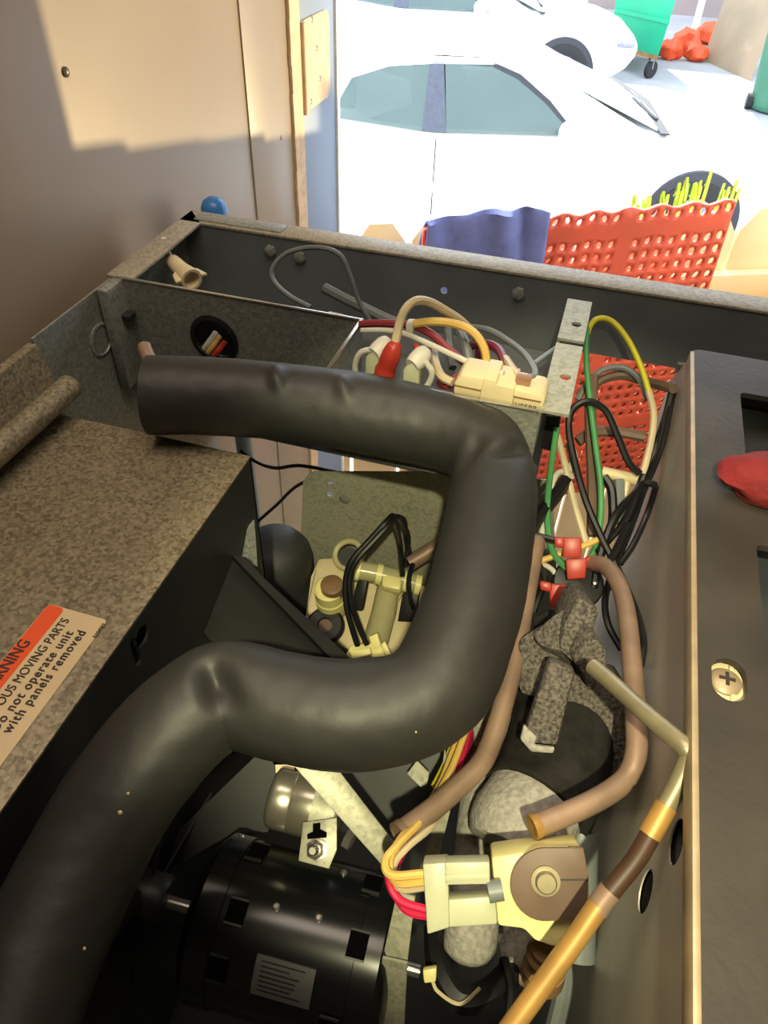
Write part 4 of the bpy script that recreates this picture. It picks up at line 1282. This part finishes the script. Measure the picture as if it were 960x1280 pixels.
vs, fs = [], []
for j in range(nv + 1):
    for i in range(nu + 1):
        u, v = i / nu, j / nv
        x, y = top_at(u)
        s, zt_ = sz(x, y, TO)
        fold = .009 * math.sin(u * 9 - v * 4.5 + .8 * math.sin(v * 4)) * (.4 + .6 * u) + .004 * math.sin(u * 21 - v * 7) + .010 * math.exp(-((u - .76 - .12 * v) / .05) ** 2)
        if v < .25:                       # over the top and down behind
            k = v / .25
            a = math.pi * (1 - k)
            off = TO + .075 + .075 * -math.cos(a) * -1 if False else TO + .10 * (1 - k)
            zz = zt_ - .06 * (1 - k) ** 2 * 2
            if k < .3:
                zz = zt_ - .108 - .3 * (.3 - k)
                off = TO + .105
        else:
            k = (v - .25) / .75
            off = TO - .004 * math.sin(k * 3)
            zz = zt_ - k * .42
            s += .02 * k * (u - .5)
        vs.append(f0 + fu * s + fn_ * (off + fold * (1 if v > .25 else .4)) + EZ * zz)
for j in range(nv):
    for i in range(nu):
        a = j * (nu + 1) + i
        fs.append((a, a + 1, a + nu + 2, a + nu + 1))
tw = b.add(vs, fs).build('towel', 'towel')
sm = tw.modifiers.new('thick', 'SOLIDIFY')
sm.thickness = .006
tag(tw, 'blue terry towel draped over the fence beside the orange mat', 'towel')

# spiky plant behind the mat
pl = thing('spiky_plant', Fp(870, 300, .25) * 1.0, 'lime green spiky plant behind the top right corner of the orange mat', 'plant')
pl.location.z = GZ
ORIG[pl.name] = V(pl.location)
base = V((pl.location.x, pl.location.y, GZ))
for k in range(26):
    tx = random.choice((random.uniform(780, 930), random.uniform(840, 925)))
    ty = 235 + abs(tx - 880) * .32 + random.uniform(-4, 14)
    tip = Fp(tx, ty, .22 + random.uniform(-.04, .06))
    root = base + V((random.uniform(-.05, .05), random.uniform(-.05, .05), 0))
    mid = (root + tip) * .5 + EZ * .25
    sp_ = spline([root, mid, tip + V((random.uniform(-.01, .01), 0, -.02)), tip], 5)
    vs, fs = [], []
    wd = fu * .009
    for i, q in enumerate(sp_):
        k_ = math.sin(math.pi * min(1, .15 + .85 * (1 - i / (len(sp_) - 1))) * .5 + 0) * (1 if i < len(sp_) - 1 else .1)
        vs += [q - wd * k_, q + wd * k_ + fn_ * .002, q + fn_ * .004]
    for i in range(len(sp_) - 1):
        for (a, c) in ((0, 1), (1, 2), (2, 0)):
            fs.append((i * 3 + a, i * 3 + c, i * 3 + 3 + c, i * 3 + 3 + a))
    B().add(vs, fs).build('leaf', 'leaf', pl)


# ------------------------------------------------------------------ cars
def make_car(origin, yaw, label, tint):
    o = thing('car', (origin[0], origin[1], GZ), label, 'car', 'white cars parked in the yard')
    mtx = Matrix.Translation(V((origin[0], origin[1], GZ))) @ Matrix.Rotation(math.radians(yaw), 4, 'Z')

    def W(x, y, z):
        return mtx @ V((x, y, z))

    # lower body: cross sections along the length (x, half width, z of belt/top)
    secs = [(-2.38, .70, .62, .98), (-2.30, .80, .42, 1.02), (-1.9, .88, .22, 1.06), (-1.4, .91, .10, 1.02), (-.6, .92, .07, .94), (.2, .92, .07, .93), (.62, .92, .07, .935),
            (1.0, .91, .07, .93), (1.5, .90, .12, .90), (2.0, .86, .22, .82), (2.28, .76, .38, .72), (2.40, .60, .48, .62)]
    b = B()
    vs, fs = [], []
    NS = 14
    for (x, hw, z0, z1) in secs:
        prof = [(-hw * .90, z0), (-hw * .985, z0 + .10), (-hw, z0 + (z1 - z0) * .55), (-hw * .985, z0 + (z1 - z0) * .85), (-hw * .95, z1 - .015), (-hw * .86, z1 + .01), (-hw * .4, z1 + .045),
                (hw * .4, z1 + .045), (hw * .86, z1 + .01), (hw * .95, z1 - .015), (hw * .985, z0 + (z1 - z0) * .85), (hw, z0 + (z1 - z0) * .55), (hw * .985, z0 + .10), (hw * .90, z0)]
        vs += [W(x, y, z) for (y, z) in prof]
    for i in range(len(secs) - 1):
        for k in range(NS):
            k2 = (k + 1) % NS
            fs.append((i * NS + k, i * NS + k2, (i + 1) * NS + k2, (i + 1) * NS + k))
    fs.append(tuple(range(NS)))
    fs.append(tuple((len(secs) - 1) * NS + k for k in range(NS)))
    b.add(vs, fs)
    body = b.build('body', 'car', o, ang=50)
    # cabin: roof shell between belt line and roof
    ROOF = [(-1.55, .62, 1.18), (-1.15, .66, 1.36), (-.6, .68, 1.43), (-.15, .68, 1.42), (.12, .67, 1.36), (.32, .64, 1.27)]
    b = B()
    vs, fs = [], []
    for (x, hw, z) in ROOF:
        vs += [W(x, -hw, z - .03), W(x, -hw * .9, z), W(x, 0, z + .03), W(x, hw * .9, z), W(x, hw, z - .03), W(x, hw * .9, z - .045), W(x, 0, z - .02), W(x, -hw * .9, z - .045)]
    for i in range(len(ROOF) - 1):
        for k in range(8):
            k2 = (k + 1) % 8
            fs.append((i * 8 + k, i * 8 + k2, (i + 1) * 8 + k2, (i + 1) * 8 + k))
    fs += [tuple(range(8)), tuple((len(ROOF) - 1) * 8 + k for k in range(8))]
    b.add(vs, fs)
    b.build('roof', 'car', o, ang=60)

    def side(x, z, s):
        """point on the leaning cabin side"""
        k = (z - .93) / .47
        return W(x, s * (.87 - .19 * k), z)

    for s in (-1, 1):
        def quad(pts, m, nm, th=.012, par=o):
            b = B()
            b.prism([side(x, z, s) for (x, z) in pts], (mtx.to_3x3() @ V((0, -s * th, 0))), .0)
            return b.build(nm, m, par)
        quad([(-1.42, .96), (-.70, .945), (-.66, 1.345), (-.95, 1.325), (-1.22, 1.25)], 'glass', 'rear_window')
        quad([(-.70, .945), (-.52, .94), (-.56, 1.36), (-.66, 1.352)], 'pillar', 'b_pillar', .02)
        quad([(-.52, .94), (.42, .945), (.20, 1.13), (-.02, 1.27), (-.20, 1.335), (-.55, 1.355)], 'glass', 'front_window')
        quad([(-1.9, .98), (-1.42, .96), (-1.22, 1.25), (-.95, 1.325), (-.66, 1.345), (-.1, 1.355), (-.05, 1.385), (-.9, 1.39), (-1.3, 1.30)], 'car', 'rear_pillar', .03)
        quad([(.42, .945), (.46, .945), (.23, 1.15), (.0, 1.30), (-.2, 1.365), (-.20, 1.335), (-.02, 1.27), (.20, 1.13)], 'carblack', 'window_seal', .02)
        quad([(.46, .94), (1.02, .95), (.62, 1.13), (.32, 1.27), (.10, 1.345), (-.2, 1.39), (-.2, 1.365), (.0, 1.30), (.23, 1.15)], 'car', 'a_pillar', .03)
        # mirror
        b = B()
        mc = (.36, s * 1.03, 1.0)
        bm_ = bmesh.new()
        bmesh.ops.create_icosphere(bm_, subdivisions=3, radius=1)
        for q in bm_.verts:
            c = q.co
            q.co = W(mc[0] + c.x * .085, mc[1] + c.y * .12, mc[2] + max(-.055, c.z * .085))
        b.bm(bm_)
        mir = b.build('mirror', 'car', o)
        b = B(); b.cyl(W(.40, s * .86, .95), W(.37, s * .97, .965), .022, seg=10); b.build('mirror_arm', 'carblack', mir)
        # wheels in dark arches
        for xw in (1.45, -1.72):
            c0 = W(xw, s * .80, .33); c1 = W(xw, s * .925, .33)
            b = B().lathe(c0, c1 - c0, [(.40, 0), (.40, .128), (.395, .13), (0, .1285)], 40)
            arch = b.build('wheel_arch', 'carblack', o)
            b = B().lathe(c0, c1 - c0, [(.22, .0), (.33, .01), (.335, .06), (.33, .140), (.29, .150), (.21, .150), (.21, .135), (0, .135)], 40)
            ty = b.build('tyre', 'rubber', o)
            b = B().lathe(c0, c1 - c0, [(.205, .136), (.205, .148), (.19, .15), (.17, .140), (.05, .146), (0, .148)], 30)
            b.build('rim', 'wheel', ty)
        b = B()
        for xd in (-.60,):
            b.prism([W(xd, s * .9215, .32), W(xd + .008, s * .9215, .32), W(xd + .008, s * .906, .92), W(xd, s * .906, .92)], mtx.to_3x3() @ V((0, s * .003, 0)))
        b.build('door_gap', 'carblack', o)
        b = B()
        for xd in (-.42, -1.30):
            b.box((xd, s * .925 - .012, .80), (xd + .2, s * .925 + .012, .83), .006, mtx)
        b.build('door_handle', 'car', o)
    b = B(); b.box((-1.5, -.80, .86), (.75, .80, 1.0), .02, mtx)
    for (sx_, sy_) in ((-.35, -.4), (-.35, .4), (-1.25, -.4), (-1.25, .4)):
        b.box((sx_ - .12, sy_ - .25, .9), (sx_ + .06, sy_ + .25, 1.12), .05, mtx)
        b.box((sx_ - .12, sy_ - .12, 1.1), (sx_ - .02, sy_ + .12, 1.24), .03, mtx)
    b.build('interior', 'seat', o)
    # windscreen and rear screen with dark surround
    b = B()
    b.prism([W(1.10, -.74, .965), W(1.13, 0, .99), W(1.10, .74, .965), W(.32, .60, 1.265), W(.32, 0, 1.30), W(.32, -.60, 1.265)], mtx.to_3x3() @ V((-.01, 0, -.012)))
    b.build('windscreen', 'screen_glass', o)
    b = B()
    b.prism([W(1.08, -.84, .955), W(1.13, 0, .985), W(1.08, .84, .955), W(1.16, .82, .945), W(1.22, 0, .975), W(1.16, -.82, .945)], mtx.to_3x3() @ V((0, 0, .012)))
    b.build('cowl', 'carblack', o)
    b = B(); b.tube([W(1.13, -.55, .985), W(1.05, -.1, 1.02)], .010, 6); b.build('wiper', 'carblack', o)
    b = B()
    b.prism([W(-2.0, -.70, 1.05), W(-2.0, .70, 1.05), W(-1.52, .60, 1.21), W(-1.52, -.60, 1.21)], mtx.to_3x3() @ V((.02, 0, -.02)))
    b.build('rear_screen', 'glass', o)
    b = B(); b.box((2.30, -.55, .42), (2.395, .55, .55), .02, mtx); b.build('grille', 'carblack', o)
    for s in (-1, 1):
        b = B(); b.box((2.05, s * .72 - .1, .62), (2.32, s * .72 + .06, .72), .03, mtx); b.build('headlamp', 'wheel', o)
    return o


make_car((-.995, 6.772), 17.5, 'white saloon car side-on, nearest to the doorway', 0)
make_car((-2.50, 11.45), 12, 'white car parked farther off, behind the nearest one', 1)

# ------------------------------------------------------------------ dumpster, bags, board, bin, yard wall
q = P(760, 70, z=GZ)
du = thing('dumpster', P(800, 72, z=GZ), 'teal steel dumpster on castors at the top of the view', 'dumpster')
dl, dr = P(762, 57, z=GZ + .28), P(822, 73, z=GZ + .28)
dd = (dr - dl); dd.z = 0; dd = dd.normalized()
dn_ = V((dr.x - .12, dr.y, 0)).normalized()
W_ = (dr - dl).length
b = B()
zb, zt2 = GZ + .28, GZ + 1.65
dl.z = zb
f_ = [dl + dn_ * 0, dl + dd * W_, dl + dd * (W_ + .12) - dn_ * .12 + EZ * (zt2 - zb), dl - dd * .12 - dn_ * .12 + EZ * (zt2 - zb)]
g_ = [dl + dn_ * 1.4, dl + dd * W_ + dn_ * 1.4, dl + dd * (W_ + .12) + dn_ * 1.5 + EZ * (zt2 - zb), dl - dd * .12 + dn_ * 1.5 + EZ * (zt2 - zb)]
b.add(f_ + g_, [(0, 1, 2, 3), (7, 6, 5, 4), (1, 5, 6, 2), (4, 0, 3, 7), (0, 4, 5, 1), (3, 2, 6, 7)])
b.build('steel_body', 'dumpster', du)
b = B()
r_ = dl + EZ * .42 - dn_ * .06
b.prism([r_ - dd * .03, r_ + dd * (W_ + .05), r_ + dd * (W_ + .05) + EZ * .05, r_ - dd * .03 + EZ * .05], dn_ * .05)
b.build('side_rib', 'dumpster', du)
b = B()
b.prism([dl - dn_ * .02 - EZ * .02, dl + dd * W_ - dn_ * .02 - EZ * .02, dl + dd * W_ - dn_ * .02 + EZ * .03, dl - dn_ * .02 + EZ * .03], dn_ * .03)
b.build('bottom_edge', 'rust', du)
for (k, j) in ((.08, .1), (.92, .1), (.08, 1.3), (.92, 1.3)):
    c = dl + dd * W_ * k + dn_ * j
    c.z = GZ + .11
    B().cyl(c - dd * .03, c + dd * .03, .11, seg=18).build('castor', 'rubber', du)
    B().box((c.x - .03, c.y - .03, GZ + .12), (c.x + .03, c.y + .03, zb)).build('castor_fork', 'wheel', du)
b = B()
pb = dl + dd * (W_ * .5) + dn_ * .7
b.prism([dl - dd * .14 - dn_ * .14 + EZ * (zt2 - zb), dl + dd * (W_ + .14) - dn_ * .14 + EZ * (zt2 - zb), dl + dd * (W_ + .14) + dn_ * 1.52 + EZ * (zt2 - zb + .12), dl - dd * .14 + dn_ * 1.52 + EZ * (zt2 - zb + .12)], EZ * .05)
b.build('lid', 'black', du)
for (x, y, s, lb) in ((838, 62, .17, 'low orange bag next to the dumpster'), (858, 52, .2, 'crumpled orange bag lying in the middle of the heap'), (872, 66, .15, 'orange bag standing against the leaning board'), (888, 42, .2, 'orange bag on top at the back of the heap')):
    c = P(x, y, z=GZ + s * .75)
    b = B().ball(c, s, (1.15, .9, .85), 3, .35)
    q = b.build('plastic_bag', 'orange_bag')
    tag(q, lb, 'bag', 'orange bags by the dumpster')
# leaning board
a_, c_ = P(878, 75, z=GZ), P(938, 102, z=GZ)
lean = V((.25, .75, 1.9))
b = B(); b.prism([a_, c_, c_ + lean, a_ + lean], V((0, .03, 0)), .004)
bd = b.build('leaning_board', 'cardboard'); tag(bd, 'tall tan board leaning behind the green bin', 'board')
# green bin
q = P(968, 138, z=GZ)
gb = thing('wheeled_bin', (q.x, q.y, GZ), 'rounded green wheeled bin at the right edge of the view', 'bin')
B().lathe((q.x, q.y, GZ), EZ, [(.30, .02), (.32, .04), (.33, .12), (.40, 1.0), (.43, 1.02), (.43, 1.06)], 32).build('bin_body', 'greenbin', gb)
B().lathe((q.x, q.y, GZ + 1.06), EZ, [(.44, 0), (.44, .03), (.2, .10), (0, .12)], 32).build('bin_lid', 'greenbin', gb)
B().cyl((q.x - .38, q.y - .05, GZ + .09), (q.x - .31, q.y - .05, GZ + .09), .09, seg=20).build('bin_wheel', 'rubber', gb)
# yard wall and a post in front of it
struct(B().box((-1.2, 18.2, GZ), (14, 18.5, GZ + 6.0)).build('wall_yard', 'yard_wall'), 'mauve-grey wall closing the far side of the yard', 'wall')
po = P(866, 45, z=GZ)
q = B().cyl(po, po + EZ * 2.6, .06, seg=14).build('post', 'w_white'); tag(q, 'thin pale post between the dumpster and the leaning board', 'post')
